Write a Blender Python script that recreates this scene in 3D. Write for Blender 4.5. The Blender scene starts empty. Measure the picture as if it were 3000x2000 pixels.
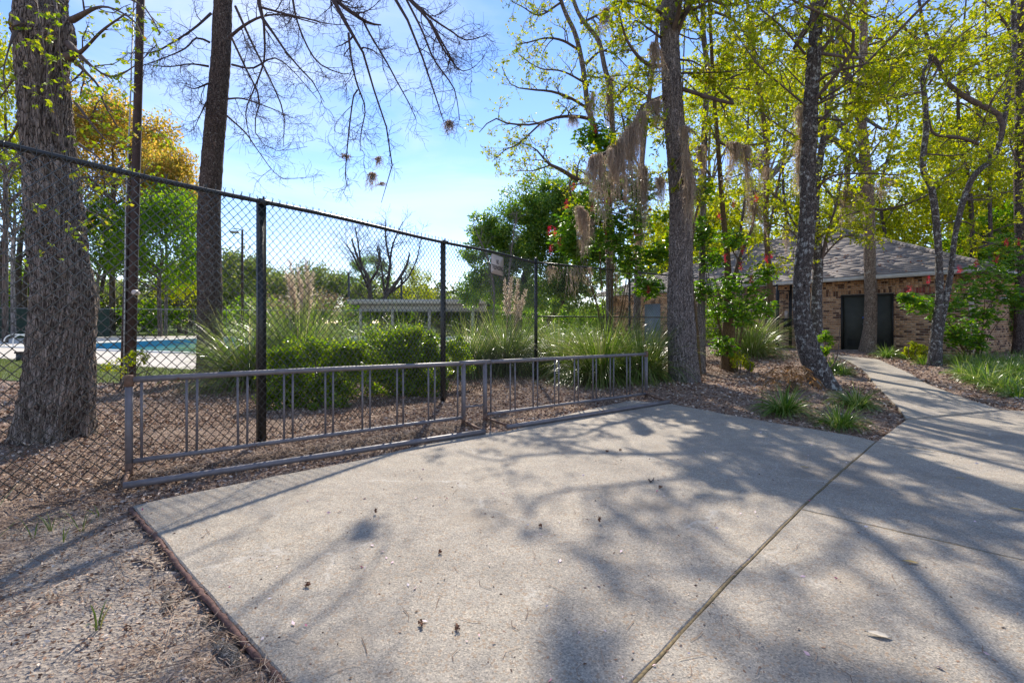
import bpy, bmesh, math
import numpy as np
from mathutils import Vector

# ------------------------------------------------------------------ camera, sky, sun, exposure
SC = bpy.context.scene
COL = SC.collection
EYE, FPX, CX, HY = 1.25, 1400.0, 1500.0, 945.0       # eye height, focal length in photo pixels, horizon row
cam_d = bpy.data.cameras.new('camera')
cam = bpy.data.objects.new('camera', cam_d); COL.objects.link(cam); SC.camera = cam
cam.location = (0, 0, EYE); cam.rotation_euler = (math.radians(90), 0, 0)
cam_d.sensor_width = 36.0; cam_d.lens = FPX/3000*36.0; cam_d.shift_y = -(1000-HY)/3000
cam_d.clip_start = 0.05; cam_d.clip_end = 2000

SUN_EL, SUN_AZ = 41.0, -2.0                           # sun is almost straight ahead, above the frame
world = bpy.data.worlds.new('World'); SC.world = world; world.use_nodes = True
wn, wl = world.node_tree.nodes, world.node_tree.links
wn.clear()
w_out = wn.new('ShaderNodeOutputWorld'); w_bg = wn.new('ShaderNodeBackground'); w_bg.inputs['Strength'].default_value = 0.15
w_sky = wn.new('ShaderNodeTexSky'); w_sky.sky_type = 'NISHITA'; w_sky.sun_disc = False
w_sky.sun_elevation = math.radians(SUN_EL); w_sky.sun_rotation = math.radians(SUN_AZ)
w_sky.air_density = 1.0; w_sky.dust_density = 0.0; w_sky.ozone_density = 3.0
# thin high cloud veil, even over the whole dome
w_tc = wn.new('ShaderNodeTexCoord'); w_map = wn.new('ShaderNodeMapping'); w_map.inputs['Scale'].default_value = (1.1, 1.6, 5.5); w_map.inputs['Rotation'].default_value = (0.1, 0.18, 0.5)
w_ns = wn.new('ShaderNodeTexNoise'); w_ns.inputs['Scale'].default_value = 1.7; w_ns.inputs['Detail'].default_value = 6; w_ns.inputs['Distortion'].default_value = 0.6
w_rp = wn.new('ShaderNodeValToRGB'); w_rp.color_ramp.elements[0].position = 0.42; w_rp.color_ramp.elements[1].position = 0.8
w_rp.color_ramp.elements[0].color = (0, 0, 0, 1); w_rp.color_ramp.elements[1].color = (0.62, 0.62, 0.62, 1)
w_mx = wn.new('ShaderNodeMix'); w_mx.data_type = 'RGBA'; w_mx.inputs['B'].default_value = (3.6, 3.8, 4.4, 1)
wl.new(w_tc.outputs['Generated'], w_map.inputs['Vector']); wl.new(w_map.outputs['Vector'], w_ns.inputs['Vector'])
wl.new(w_ns.outputs['Fac'], w_rp.inputs['Fac']); wl.new(w_rp.outputs['Color'], w_mx.inputs['Factor'])
w_tint = wn.new('ShaderNodeMix'); w_tint.data_type = 'RGBA'; w_tint.blend_type = 'MULTIPLY'; w_tint.inputs['Factor'].default_value = 1.0; w_tint.inputs['B'].default_value = (0.88, 0.79, 0.83, 1)
wl.new(w_sky.outputs['Color'], w_tint.inputs['A']); w_hs = wn.new('ShaderNodeHueSaturation'); w_hs.inputs['Saturation'].default_value = 1.12; w_hs.inputs['Value'].default_value = 0.88; wl.new(w_tint.outputs['Result'], w_hs.inputs['Color']); wl.new(w_hs.outputs['Color'], w_mx.inputs['A']); wl.new(w_mx.outputs['Result'], w_bg.inputs['Color']); wl.new(w_bg.outputs['Background'], w_out.inputs['Surface'])

sun_d = bpy.data.lights.new('sun', 'SUN'); sun_d.energy = 3.3; sun_d.angle = math.radians(0.53); sun_d.color = (1.0, 0.93, 0.82)
sun = bpy.data.objects.new('sun', sun_d); COL.objects.link(sun)
_e, _a = math.radians(SUN_EL), math.radians(SUN_AZ)
SUN_DIR = np.array([math.sin(_a)*math.cos(_e), math.cos(_a)*math.cos(_e), math.sin(_e)])
sun.rotation_euler = Vector(SUN_DIR).to_track_quat('Z', 'Y').to_euler()
SC.view_settings.view_transform = 'Standard'; SC.view_settings.look = 'None'
SC.view_settings.exposure = 1.18; SC.view_settings.gamma = 1.0; SC.view_settings.use_curve_mapping = False
SC.render.engine = 'CYCLES'
SC.cycles.max_bounces = 8; SC.cycles.diffuse_bounces = 4; SC.cycles.transmission_bounces = 6; SC.cycles.glossy_bounces = 3
SC.cycles.caustics_reflective = False; SC.cycles.caustics_refractive = False
SC.cycles.use_denoising = True

RNG = np.random.default_rng(11)

# ------------------------------------------------------------------ small maths
def smooth(a, b, x):
    t = np.clip((np.asarray(x, float)-a)/(b-a), 0, 1); return t*t*(3-2*t)

_LAT = np.random.default_rng(5).random((256, 256))
def vnoise(u, v):
    u = np.asarray(u, float); v = np.asarray(v, float)
    iu = np.floor(u).astype(int); iv = np.floor(v).astype(int); fu = u-iu; fv = v-iv
    fu = fu*fu*(3-2*fu); fv = fv*fv*(3-2*fv)
    a = _LAT[iu & 255, iv & 255]; b = _LAT[(iu+1) & 255, iv & 255]; c = _LAT[iu & 255, (iv+1) & 255]; d = _LAT[(iu+1) & 255, (iv+1) & 255]
    return (a*(1-fu)+b*fu)*(1-fv)+(c*(1-fu)+d*fu)*fv

def P(px, py, d):
    return np.array([(px-CX)/FPX*d, d, EYE-(py-HY)/FPX*d])

def zt_base(x, y):
    x = np.asarray(x, float); y = np.asarray(y, float)
    z = -0.035 + 0.31*smooth(6.6, 16, y)*smooth(2.2, 8.5, x)
    z = z + 0.15*np.exp(-((x-5.0)/1.7)**2-((y-8.0)/1.35)**2)
    z = z + 0.06*np.exp(-((x-3.2)/1.2)**2-((y-9.6)/1.1)**2)
    z = z + 0.05*np.exp(-((x+4.9)/1.3)**2-((y-5.3)/1.3)**2)
    return z

def G(px, py, off=0.0):
    """where a line of sight through a photo pixel meets the ground"""
    d = FPX*EYE/max(py-HY, 2.0)
    for _ in range(40):
        z = float(zt_base((px-CX)/FPX*d, d))+off
        d = 0.5*d+0.5*FPX*(EYE-z)/max(py-HY, 2.0)
    return np.array([(px-CX)/FPX*d, d, z])

def F(px, py):
    """same on the flat concrete, z = 0"""
    d = FPX*EYE/(py-HY); return np.array([(px-CX)/FPX*d, d])

def in_poly(x, y, poly):
    x = np.asarray(x); y = np.asarray(y); ins = np.zeros(x.shape, bool); n = len(poly)
    for i in range(n):
        x1, y1 = poly[i]; x2, y2 = poly[(i+1) % n]
        if y1 == y2: continue
        c = ((y1 > y) != (y2 > y)) & (x < (x2-x1)*(y-y1)/(y2-y1)+x1); ins ^= c
    return ins

def spline(pts, step=None, n=None):
    """Catmull-Rom through rows of any width (xyz + radius), resampled evenly"""
    p = np.asarray(pts, float)
    if len(p) < 2: return p
    q = np.vstack([2*p[0]-p[1], p, 2*p[-1]-p[-2]]); out = []
    for i in range(1, len(q)-2):
        t = np.linspace(0, 1, 13)[:-1, None]
        a, b, c, d = q[i-1], q[i], q[i+1], q[i+2]
        out.append(0.5*((2*b)+(-a+c)*t+(2*a-5*b+4*c-d)*t*t+(-a+3*b-3*c+d)*t**3))
    out = np.vstack(out+[p[-1:]])
    L = np.concatenate([[0], np.cumsum(np.linalg.norm(np.diff(out[:, :3], axis=0), axis=1))])
    if n is None: n = max(3, int(L[-1]/step)+1)
    s = np.linspace(0, L[-1], n)
    return np.stack([np.interp(s, L, out[:, k]) for k in range(p.shape[1])], 1)

def unit(v):
    return v/np.maximum(np.linalg.norm(v, axis=-1, keepdims=True), 1e-9)

# ------------------------------------------------------------------ mesh accumulator
class MB:
    def __init__(s): s.v = []; s.f3 = []; s.f4 = []; s.n = 0
    def add(s, v, f4=None, f3=None):
        v = np.asarray(v, float).reshape(-1, 3)
        if f4 is not None and len(f4): s.f4.append(np.asarray(f4, int).reshape(-1, 4)+s.n)
        if f3 is not None and len(f3): s.f3.append(np.asarray(f3, int).reshape(-1, 3)+s.n)
        s.v.append(v); s.n += len(v); return s
    def mesh(s, name, mat=None, origin=(0, 0, 0), smooth_=False):
        m = bpy.data.meshes.new(name)
        v = np.vstack(s.v)-np.asarray(origin, float)
        f4 = np.vstack(s.f4) if s.f4 else np.zeros((0, 4), int); f3 = np.vstack(s.f3) if s.f3 else np.zeros((0, 3), int)
        m.vertices.add(len(v)); m.vertices.foreach_set('co', v.astype(np.float32).ravel())
        nl = 4*len(f4)+3*len(f3); m.loops.add(nl)
        m.loops.foreach_set('vertex_index', np.concatenate([f4.ravel(), f3.ravel()]).astype(np.int32))
        m.polygons.add(len(f4)+len(f3))
        m.polygons.foreach_set('loop_start', np.concatenate([np.arange(len(f4))*4, 4*len(f4)+np.arange(len(f3))*3]).astype(np.int32))
        m.update(calc_edges=True); m.validate()
        if smooth_: m.polygons.foreach_set('use_smooth', np.ones(len(m.polygons), bool))
        if mat: m.materials.append(mat)
        return m
    def tube(s, pts, r, k=8, cap=True):
        p = np.asarray(pts, float); n = len(p); r = np.broadcast_to(np.asarray(r, float), (n,))
        t = np.gradient(p, axis=0); t = unit(t)
        ref = np.array([0, 0, 1.0]) if abs(t[0][2]) < .9 else np.array([1.0, 0, 0])
        N = np.zeros((n, 3)); a = unit(np.cross(t[0], ref)); N[0] = a
        for i in range(1, n):
            a = a-t[i]*np.dot(a, t[i]); a = a/max(np.linalg.norm(a), 1e-9); N[i] = a
        B = np.cross(t, N); th = np.arange(k)*2*np.pi/k
        v = p[:, None]+r[:, None, None]*(np.cos(th)[None, :, None]*N[:, None]+np.sin(th)[None, :, None]*B[:, None])
        i = np.arange(n-1)[:, None]*k; j = np.arange(k)[None]; j2 = (j+1) % k
        f = np.stack([i+j, i+j2, i+k+j2, i+k+j], -1).reshape(-1, 4)
        vv = v.reshape(-1, 3); f3 = []
        if cap:
            c0 = len(vv); vv = np.vstack([vv, p[:1], p[-1:]]); jj = np.arange(k)
            f3 = np.vstack([np.stack([np.full(k, c0), (jj+1) % k, jj], 1), np.stack([np.full(k, c0+1), (n-1)*k+jj, (n-1)*k+(jj+1) % k], 1)])
        return s.add(vv, f, f3)
    def tubes(s, Pn, R, k=4):
        """batch of N open tubes, each with m points"""
        N_, m = Pn.shape[:2]
        if N_ == 0: return s
        t = unit(np.gradient(Pn, axis=1)); ref = unit(np.cross(t[:, 0], np.array([.31, .52, .79])))[:, None]
        n = unit(ref-t*np.sum(ref*t, -1, keepdims=True)); b = np.cross(t, n); th = np.arange(k)*2*np.pi/k
        v = Pn[:, :, None]+R[:, :, None, None]*(np.cos(th)[None, None, :, None]*n[:, :, None]+np.sin(th)[None, None, :, None]*b[:, :, None])
        base = np.arange(N_)[:, None, None]*m*k; i = np.arange(m-1)[None, :, None]*k; j = np.arange(k)[None, None]; j2 = (j+1) % k
        f = np.stack([base+i+j, base+i+j2, base+i+k+j2, base+i+k+j], -1).reshape(-1, 4)
        return s.add(v.reshape(-1, 3), f)
    def ribbons(s, Pn, W, side):
        """batch of N flat blades; Pn (N,m,3), W (N,m), side (N,3)"""
        N_, m = Pn.shape[:2]
        v = np.stack([Pn-side[:, None]*W[:, :, None]/2, Pn+side[:, None]*W[:, :, None]/2], 2).reshape(-1, 3)
        base = np.arange(N_)[:, None]*m*2; i = np.arange(m-1)[None]*2
        f = np.stack([base+i, base+i+1, base+i+3, base+i+2], -1).reshape(-1, 4)
        return s.add(v, f)
    def box(s, c, size, ax=None):
        c = np.asarray(c, float); h = np.asarray(size, float)/2
        A = np.eye(3) if ax is None else np.asarray(ax, float)
        sg = np.array([[-1,-1,-1],[1,-1,-1],[1,1,-1],[-1,1,-1],[-1,-1,1],[1,-1,1],[1,1,1],[-1,1,1]])
        v = c+(sg*h)@A
        return s.add(v, [[0,3,2,1],[4,5,6,7],[0,1,5,4],[1,2,6,5],[2,3,7,6],[3,0,4,7]])
    def ball(s, c, r, n=6, m=8):
        c = np.asarray(c, float); r = np.broadcast_to(np.asarray(r, float), (3,))
        ph = np.linspace(0, np.pi, n+1)[:, None]; th = np.arange(m)*2*np.pi/m
        v = np.stack([np.sin(ph)*np.cos(th), np.sin(ph)*np.sin(th), np.cos(ph)*np.ones(m)], -1)*r+c
        i = np.arange(n)[:, None]*m; j = np.arange(m)[None]; j2 = (j+1) % m
        return s.add(v.reshape(-1, 3), np.stack([i+j, i+m+j, i+m+j2, i+j2], -1).reshape(-1, 4))
    def leaves(s, pos, d, size, rng, aspect=.5, fold=.18):
        n_ = len(pos)
        if n_ == 0: return s
        d = unit(d); q = unit(np.cross(d, rng.normal(size=(n_, 3)))); nn = np.cross(d, q); L = np.broadcast_to(np.asarray(size, float), (n_,))[:, None]
        v = np.stack([pos, pos+.5*L*d+.5*aspect*L*q+fold*L*nn, pos+L*d, pos+.5*L*d-.5*aspect*L*q+fold*L*nn], 1).reshape(-1, 3)
        b = np.arange(n_)[:, None]*4
        return s.add(v, None, np.concatenate([b+np.array([0, 1, 2]), b+np.array([0, 2, 3])], 0))

def link(name, mesh, parent=None, loc=(0, 0, 0), label=None, cat=None, group=None, kind=None):
    o = bpy.data.objects.new(name, mesh); COL.objects.link(o); o.location = loc
    if parent is not None: o.parent = parent
    return tag(o, label, cat, group, kind)

def tag(o, label=None, cat=None, group=None, kind=None):
    if label: o['label'] = label
    if cat: o['category'] = cat
    if group: o['group'] = group
    if kind: o['kind'] = kind
    return o

def thing(name, label, cat, loc=(0, 0, 0), group=None, kind=None):
    return link(name, None, None, tuple(loc), label, cat, group, kind)

def part(name, mb, mat, parent, smooth_=False, kind=None, label=None):
    """mb is in world coordinates; stored relative to the parent's place"""
    org = np.zeros(3); p = parent
    while p is not None: org += np.array(p.location); p = p.parent
    return link(name, mb.mesh(name, mat, org, smooth_), parent, (0, 0, 0), label, None, None, kind)

def single(name, mb, mat, label=None, cat=None, loc=(0, 0, 0), group=None, kind=None, smooth_=False):
    return link(name, mb.mesh(name, mat, loc, smooth_), None, tuple(loc), label, cat, group, kind)

def copy_tree(o, parent=None):
    c = o.copy(); COL.objects.link(c)
    if parent is not None: c.parent = parent
    for ch in list(o.children): copy_tree(ch, c)
    return c

# ------------------------------------------------------------------ materials
def new_mat(name):
    m = bpy.data.materials.new(name); m.use_nodes = True; m.node_tree.nodes.clear(); return m, m.node_tree.nodes, m.node_tree.links

def node(N, t, **kw):
    n = N.new(t)
    for k, v in kw.items():
        if k in n.inputs: n.inputs[k].default_value = v
        else: setattr(n, k, v)
    return n

def ramp(N, stops):
    r = N.new('ShaderNodeValToRGB'); e = r.color_ramp.elements
    while len(e) < len(stops): e.new(0.5)
    for i, (p, c) in enumerate(stops):
        e[i].position = p; e[i].color = (c, c, c, 1) if np.isscalar(c) else (*c, 1)
    return r

def plain(name, col, rough=.7, metal=0.0, var=.15, scale=20.0, bump=0.0, spot=None, spot_at=.62):
    """one colour with a noise mottling, optional spots of a second colour (rust, lichen)"""
    m, N, L = new_mat(name); o = N.new('ShaderNodeOutputMaterial'); b = node(N, 'ShaderNodeBsdfPrincipled', Roughness=rough, Metallic=metal)
    tc = N.new('ShaderNodeTexCoord'); ns = node(N, 'ShaderNodeTexNoise', Scale=scale, Detail=5.0)
    L.new(tc.outputs['Object'], ns.inputs['Vector'])
    r = ramp(N, [(.3, tuple(c*(1-var) for c in col)), (.7, tuple(min(1, c*(1+var)) for c in col))]); L.new(ns.outputs['Fac'], r.inputs['Fac']); out = r.outputs['Color']
    if spot:
        n2 = node(N, 'ShaderNodeTexNoise', Scale=scale*.6, Detail=8.0, Roughness=.7); L.new(tc.outputs['Object'], n2.inputs['Vector'])
        r2 = ramp(N, [(spot_at, 0.0), (spot_at+.05, 1.0)]); L.new(n2.outputs['Fac'], r2.inputs['Fac'])
        mx = N.new('ShaderNodeMix'); mx.data_type = 'RGBA'; mx.inputs['B'].default_value = (*spot, 1)
        L.new(r2.outputs['Color'], mx.inputs['Factor']); L.new(out, mx.inputs['A']); out = mx.outputs['Result']
    L.new(out, b.inputs['Base Color'])
    if bump:
        bp = node(N, 'ShaderNodeBump', Strength=bump, Distance=.01); L.new(ns.outputs['Fac'], bp.inputs['Height']); L.new(bp.outputs['Normal'], b.inputs['Normal'])
    L.new(b.outputs['BSDF'], o.inputs['Surface']); return m

def leaf_mat(name, stops, trans=.5, rough=.5, tcol=None, spec=.4):
    """leaf: colour varies leaf by leaf, light passes through"""
    m, N, L = new_mat(name); o = N.new('ShaderNodeOutputMaterial'); g = N.new('ShaderNodeNewGeometry')
    r = ramp(N, stops); L.new(g.outputs['Random Per Island'], r.inputs['Fac'])
    b = node(N, 'ShaderNodeBsdfPrincipled', Roughness=rough); b.inputs['Specular IOR Level'].default_value = spec
    t = N.new('ShaderNodeBsdfTranslucent'); hs = node(N, 'ShaderNodeHueSaturation', Hue=.495, Saturation=1.1, Value=1.5)
    L.new(r.outputs['Color'], b.inputs['Base Color']); L.new(r.outputs['Color'], hs.inputs['Color']); L.new(hs.outputs['Color'], t.inputs['Color'])
    mx = N.new('ShaderNodeMixShader'); mx.inputs[0].default_value = trans
    L.new(b.outputs['BSDF'], mx.inputs[1]); L.new(t.outputs['BSDF'], mx.inputs[2]); L.new(mx.outputs[0], o.inputs['Surface']); return m

def bark_mat(name, ridge, crack, scale=9.0, stretch=.22, depth=.03, lichen=None, lichen_at=.6, lscale=6.0, moss=None):
    m, N, L = new_mat(name); o = N.new('ShaderNodeOutputMaterial'); b = node(N, 'ShaderNodeBsdfPrincipled', Roughness=.92)
    b.inputs['Specular IOR Level'].default_value = .15
    tc = N.new('ShaderNodeTexCoord'); mp = N.new('ShaderNodeMapping'); mp.inputs['Scale'].default_value = (1, 1, stretch); L.new(tc.outputs['Object'], mp.inputs['Vector'])
    wn_ = node(N, 'ShaderNodeTexNoise', Scale=scale*.7, Detail=3.0); L.new(mp.outputs['Vector'], wn_.inputs['Vector'])
    va = N.new('ShaderNodeMix'); va.data_type = 'RGBA'; va.blend_type = 'ADD'; va.inputs['Factor'].default_value = .16
    L.new(mp.outputs['Vector'], va.inputs['A']); L.new(wn_.outputs['Color'], va.inputs['B'])
    vo = node(N, 'ShaderNodeTexVoronoi', Scale=scale*1.7); vo.feature = 'DISTANCE_TO_EDGE'; L.new(va.outputs['Result'], vo.inputs['Vector'])
    cr = ramp(N, [(0.0, 0.0), (.10, .8), (.3, 1.0)]); L.new(vo.outputs['Distance'], cr.inputs['Fac'])
    fn = node(N, 'ShaderNodeTexNoise', Scale=scale*6, Detail=8.0, Roughness=.75); L.new(mp.outputs['Vector'], fn.inputs['Vector'])
    mul = node(N, 'ShaderNodeMath', operation='MULTIPLY'); f2 = ramp(N, [(.3, .6), (.72, 1.0)]); L.new(fn.outputs['Fac'], f2.inputs['Fac'])
    L.new(cr.outputs['Color'], mul.inputs[0]); L.new(f2.outputs['Color'], mul.inputs[1])
    col = ramp(N, [(0.02, crack), (.55, tuple((a+c)/2*.9 for a, c in zip(ridge, crack))), (.95, ridge)]); L.new(mul.outputs[0], col.inputs['Fac']); out = col.outputs['Color']
    for c, at, sc in ((lichen, lichen_at, lscale), (moss, .56, 1.6)):
        if not c: continue
        n2 = node(N, 'ShaderNodeTexNoise', Scale=sc, Detail=9.0, Roughness=.72); L.new(tc.outputs['Object'], n2.inputs['Vector'])
        r2 = ramp(N, [(at, 0.0), (at+.06, .85 if c is lichen else .5)]); L.new(n2.outputs['Fac'], r2.inputs['Fac'])
        mx = N.new('ShaderNodeMix'); mx.data_type = 'RGBA'; mx.inputs['B'].default_value = (*c, 1)
        L.new(r2.outputs['Color'], mx.inputs['Factor']); L.new(out, mx.inputs['A']); out = mx.outputs['Result']
    L.new(out, b.inputs['Base Color'])
    bp = node(N, 'ShaderNodeBump', Strength=1.0, Distance=depth); L.new(mul.outputs[0], bp.inputs['Height']); L.new(bp.outputs['Normal'], b.inputs['Normal'])
    L.new(b.outputs['BSDF'], o.inputs['Surface']); return m

def concrete_mat(name, tint=(.37, .335, .285)):
    """worn concrete with exposed aggregate, stains and hairline scratches"""
    m, N, L = new_mat(name); o = N.new('ShaderNodeOutputMaterial'); b = node(N, 'ShaderNodeBsdfPrincipled', Roughness=.85)
    b.inputs['Specular IOR Level'].default_value = .3
    g = N.new('ShaderNodeNewGeometry')
    big = node(N, 'ShaderNodeTexNoise', Scale=.9, Detail=7.0, Roughness=.62); mid = node(N, 'ShaderNodeTexNoise', Scale=6.0, Detail=8.0, Roughness=.7)
    vo = node(N, 'ShaderNodeTexVoronoi', Scale=170.0); vo2 = node(N, 'ShaderNodeTexVoronoi', Scale=95.0); fine = node(N, 'ShaderNodeTexNoise', Scale=420.0, Detail=2.0)
    for n in (big, mid, vo, vo2, fine): L.new(g.outputs['Position'], n.inputs['Vector'])
    c1 = ramp(N, [(.3, tuple(c*.72 for c in tint)), (.5, tint), (.72, (tint[0]*1.12, tint[1]*1.1, tint[2]*1.04))]); L.new(big.outputs['Fac'], c1.inputs['Fac'])
    c2 = ramp(N, [(.3, (.78, .76, .74)), (.7, (1.12, 1.08, 1.02))]); L.new(mid.outputs['Fac'], c2.inputs['Fac'])
    m1 = N.new('ShaderNodeMix'); m1.data_type = 'RGBA'; m1.blend_type = 'MULTIPLY'; m1.inputs['Factor'].default_value = .8
    L.new(c1.outputs['Color'], m1.inputs['A']); L.new(c2.outputs['Color'], m1.inputs['B'])
    sp = ramp(N, [(0.0, (.42, .41, .40)), (.45, (.95, .94, .93)), (.82, (1.1, 1.08, 1.05)), (.95, (1.6, 1.5, 1.38))])
    sep = N.new('ShaderNodeSeparateColor'); L.new(vo.outputs['Color'], sep.inputs[0]); L.new(sep.outputs[0], sp.inputs['Fac'])
    m2 = N.new('ShaderNodeMix'); m2.data_type = 'RGBA'; m2.blend_type = 'MULTIPLY'; m2.inputs['Factor'].default_value = .7
    L.new(m1.outputs['Result'], m2.inputs['A']); L.new(sp.outputs['Color'], m2.inputs['B'])
    sep2 = N.new('ShaderNodeSeparateColor'); L.new(vo2.outputs['Color'], sep2.inputs[0]); s2 = ramp(N, [(.86, 0.0), (.9, .55)]); L.new(sep2.outputs[1], s2.inputs['Fac'])
    m3 = N.new('ShaderNodeMix'); m3.data_type = 'RGBA'; m3.inputs['B'].default_value = (.30, .20, .12, 1)
    L.new(s2.outputs['Color'], m3.inputs['Factor']); L.new(m2.outputs['Result'], m3.inputs['A'])
    st = node(N, 'ShaderNodeTexNoise', Scale=1.7, Detail=9.0, Roughness=.68); mp = N.new('ShaderNodeMapping'); mp.inputs['Location'].default_value = (7, 3, 0); L.new(g.outputs['Position'], mp.inputs['Vector']); L.new(mp.outputs['Vector'], st.inputs['Vector'])
    r4 = ramp(N, [(.56, 0.0), (.72, .55)]); L.new(st.outputs['Fac'], r4.inputs['Fac']); m4 = N.new('ShaderNodeMix'); m4.data_type = 'RGBA'; m4.inputs['B'].default_value = (.30, .235, .165, 1)
    L.new(r4.outputs['Color'], m4.inputs['Factor']); L.new(m3.outputs['Result'], m4.inputs['A'])
    out = m4.outputs['Result']
    for sc, col, w, off, lo in ((.75, (.52, .48, .42), .0035, (3, 1, 0), .52), (1.15, (.13, .11, .09), .0022, (11, 5, 0), .60)):   # pale scrapes, dark hairline cracks
        mp2 = N.new('ShaderNodeMapping'); mp2.inputs['Location'].default_value = off; L.new(g.outputs['Position'], mp2.inputs['Vector']); ds = N.new('ShaderNodeMix'); ds.data_type = 'RGBA'; ds.blend_type = 'ADD'; ds.inputs['Factor'].default_value = .18
        L.new(mp2.outputs['Vector'], ds.inputs['A']); L.new(mid.outputs['Color'], ds.inputs['B']); ve = node(N, 'ShaderNodeTexVoronoi', Scale=sc); ve.feature = 'DISTANCE_TO_EDGE'; L.new(ds.outputs['Result'], ve.inputs['Vector'])
        le = ramp(N, [(0.0, 1.0), (w, .6), (w*2.2, 0.0)]); L.new(ve.outputs['Distance'], le.inputs['Fac']); mk = node(N, 'ShaderNodeTexNoise', Scale=1.3, Detail=4.0); L.new(mp2.outputs['Vector'], mk.inputs['Vector']); mr = ramp(N, [(lo, 0.0), (lo+.08, .6)]); L.new(mk.outputs['Fac'], mr.inputs['Fac'])
        mm = node(N, 'ShaderNodeMath', operation='MULTIPLY'); L.new(le.outputs['Color'], mm.inputs[0]); L.new(mr.outputs['Color'], mm.inputs[1]); mz = N.new('ShaderNodeMix'); mz.data_type = 'RGBA'; mz.inputs['B'].default_value = (*col, 1); L.new(mm.outputs[0], mz.inputs['Factor']); L.new(out, mz.inputs['A']); out = mz.outputs['Result']
    L.new(out, b.inputs['Base Color'])
    ad = node(N, 'ShaderNodeMath', operation='ADD'); L.new(vo.outputs['Distance'], ad.inputs[0]); L.new(fine.outputs['Fac'], ad.inputs[1])
    bp = node(N, 'ShaderNodeBump', Strength=.55, Distance=.004); L.new(ad.outputs[0], bp.inputs['Height'])
    bp2 = node(N, 'ShaderNodeBump', Strength=.35, Distance=.05); L.new(mid.outputs['Fac'], bp2.inputs['Height']); L.new(bp.outputs['Normal'], bp2.inputs['Normal']); L.new(bp2.outputs['Normal'], b.inputs['Normal'])
    L.new(b.outputs['BSDF'], o.inputs['Surface']); return m

def ground_mat(name):
    """pine straw, bark chips and bare sand; the sand shows near the concrete's corner"""
    m, N, L = new_mat(name); o = N.new('ShaderNodeOutputMaterial'); b = node(N, 'ShaderNodeBsdfPrincipled', Roughness=.95)
    b.inputs['Specular IOR Level'].default_value = .1
    g = N.new('ShaderNodeNewGeometry'); fi = node(N, 'ShaderNodeTexNoise', Scale=38.0, Detail=9.0, Roughness=.8, Distortion=1.2); md = node(N, 'ShaderNodeTexNoise', Scale=2.3, Detail=8.0, Roughness=.65)
    vo = node(N, 'ShaderNodeTexVoronoi', Scale=60.0, Randomness=1.0)
    for n in (fi, md, vo): L.new(g.outputs['Position'], n.inputs['Vector'])
    straw = ramp(N, [(.28, (.12, .08, .058)), (.43, (.30, .21, .158)), (.58, (.44, .325, .25)), (.75, (.62, .51, .42))]); L.new(fi.outputs['Fac'], straw.inputs['Fac'])
    sand = ramp(N, [(.3, (.27, .215, .175)), (.5, (.47, .40, .335)), (.72, (.60, .53, .455))]); L.new(fi.outputs['Fac'], sand.inputs['Fac'])
    sx = N.new('ShaderNodeSeparateXYZ'); L.new(g.outputs['Position'], sx.inputs[0])
    dx = node(N, 'ShaderNodeVectorMath', operation='DISTANCE'); dx.inputs[1].default_value = (-2.1, 2.0, 0); L.new(g.outputs['Position'], dx.inputs[0])
    dr = node(N, 'ShaderNodeMapRange'); dr.inputs['From Min'].default_value = .3; dr.inputs['From Max'].default_value = 1.9; dr.inputs['To Min'].default_value = .3; dr.inputs['To Max'].default_value = -.12; L.new(dx.outputs['Value'], dr.inputs['Value'])
    ad = node(N, 'ShaderNodeMath', operation='ADD'); L.new(md.outputs['Fac'], ad.inputs[0]); L.new(dr.outputs['Result'], ad.inputs[1])
    sr = ramp(N, [(.5, 0.0), (.64, 1.0)]); L.new(ad.outputs[0], sr.inputs['Fac'])
    mx = N.new('ShaderNodeMix'); mx.data_type = 'RGBA'; L.new(sr.outputs['Color'], mx.inputs['Factor']); L.new(straw.outputs['Color'], mx.inputs['A']); L.new(sand.outputs['Color'], mx.inputs['B'])
    # the far ground is rough grass
    fr = node(N, 'ShaderNodeMapRange'); fr.inputs['From Min'].default_value = 30.0; fr.inputs['From Max'].default_value = 40.0; L.new(sx.outputs['Y'], fr.inputs['Value'])
    gr = ramp(N, [(.35, (.055, .085, .018)), (.65, (.12, .16, .04))]); L.new(fi.outputs['Fac'], gr.inputs['Fac'])
    m2 = N.new('ShaderNodeMix'); m2.data_type = 'RGBA'; L.new(fr.outputs['Result'], m2.inputs['Factor']); L.new(mx.outputs['Result'], m2.inputs['A']); L.new(gr.outputs['Color'], m2.inputs['B'])
    L.new(m2.outputs['Result'], b.inputs['Base Color'])
    a2 = node(N, 'ShaderNodeMath', operation='ADD'); L.new(fi.outputs['Fac'], a2.inputs[0]); L.new(vo.outputs['Distance'], a2.inputs[1])
    bp = node(N, 'ShaderNodeBump', Strength=.9, Distance=.03); L.new(a2.outputs[0], bp.inputs['Height']); L.new(bp.outputs['Normal'], b.inputs['Normal'])
    L.new(b.outputs['BSDF'], o.inputs['Surface']); return m

def island_mat(name, stops, rough=.8, spec=.2):
    """opaque material whose colour differs from piece to piece"""
    m, N, L = new_mat(name); o = N.new('ShaderNodeOutputMaterial'); g = N.new('ShaderNodeNewGeometry'); r = ramp(N, stops); L.new(g.outputs['Random Per Island'], r.inputs['Fac'])
    b = node(N, 'ShaderNodeBsdfPrincipled', Roughness=rough); b.inputs['Specular IOR Level'].default_value = spec
    L.new(r.outputs['Color'], b.inputs['Base Color']); L.new(b.outputs['BSDF'], o.inputs['Surface']); return m

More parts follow.
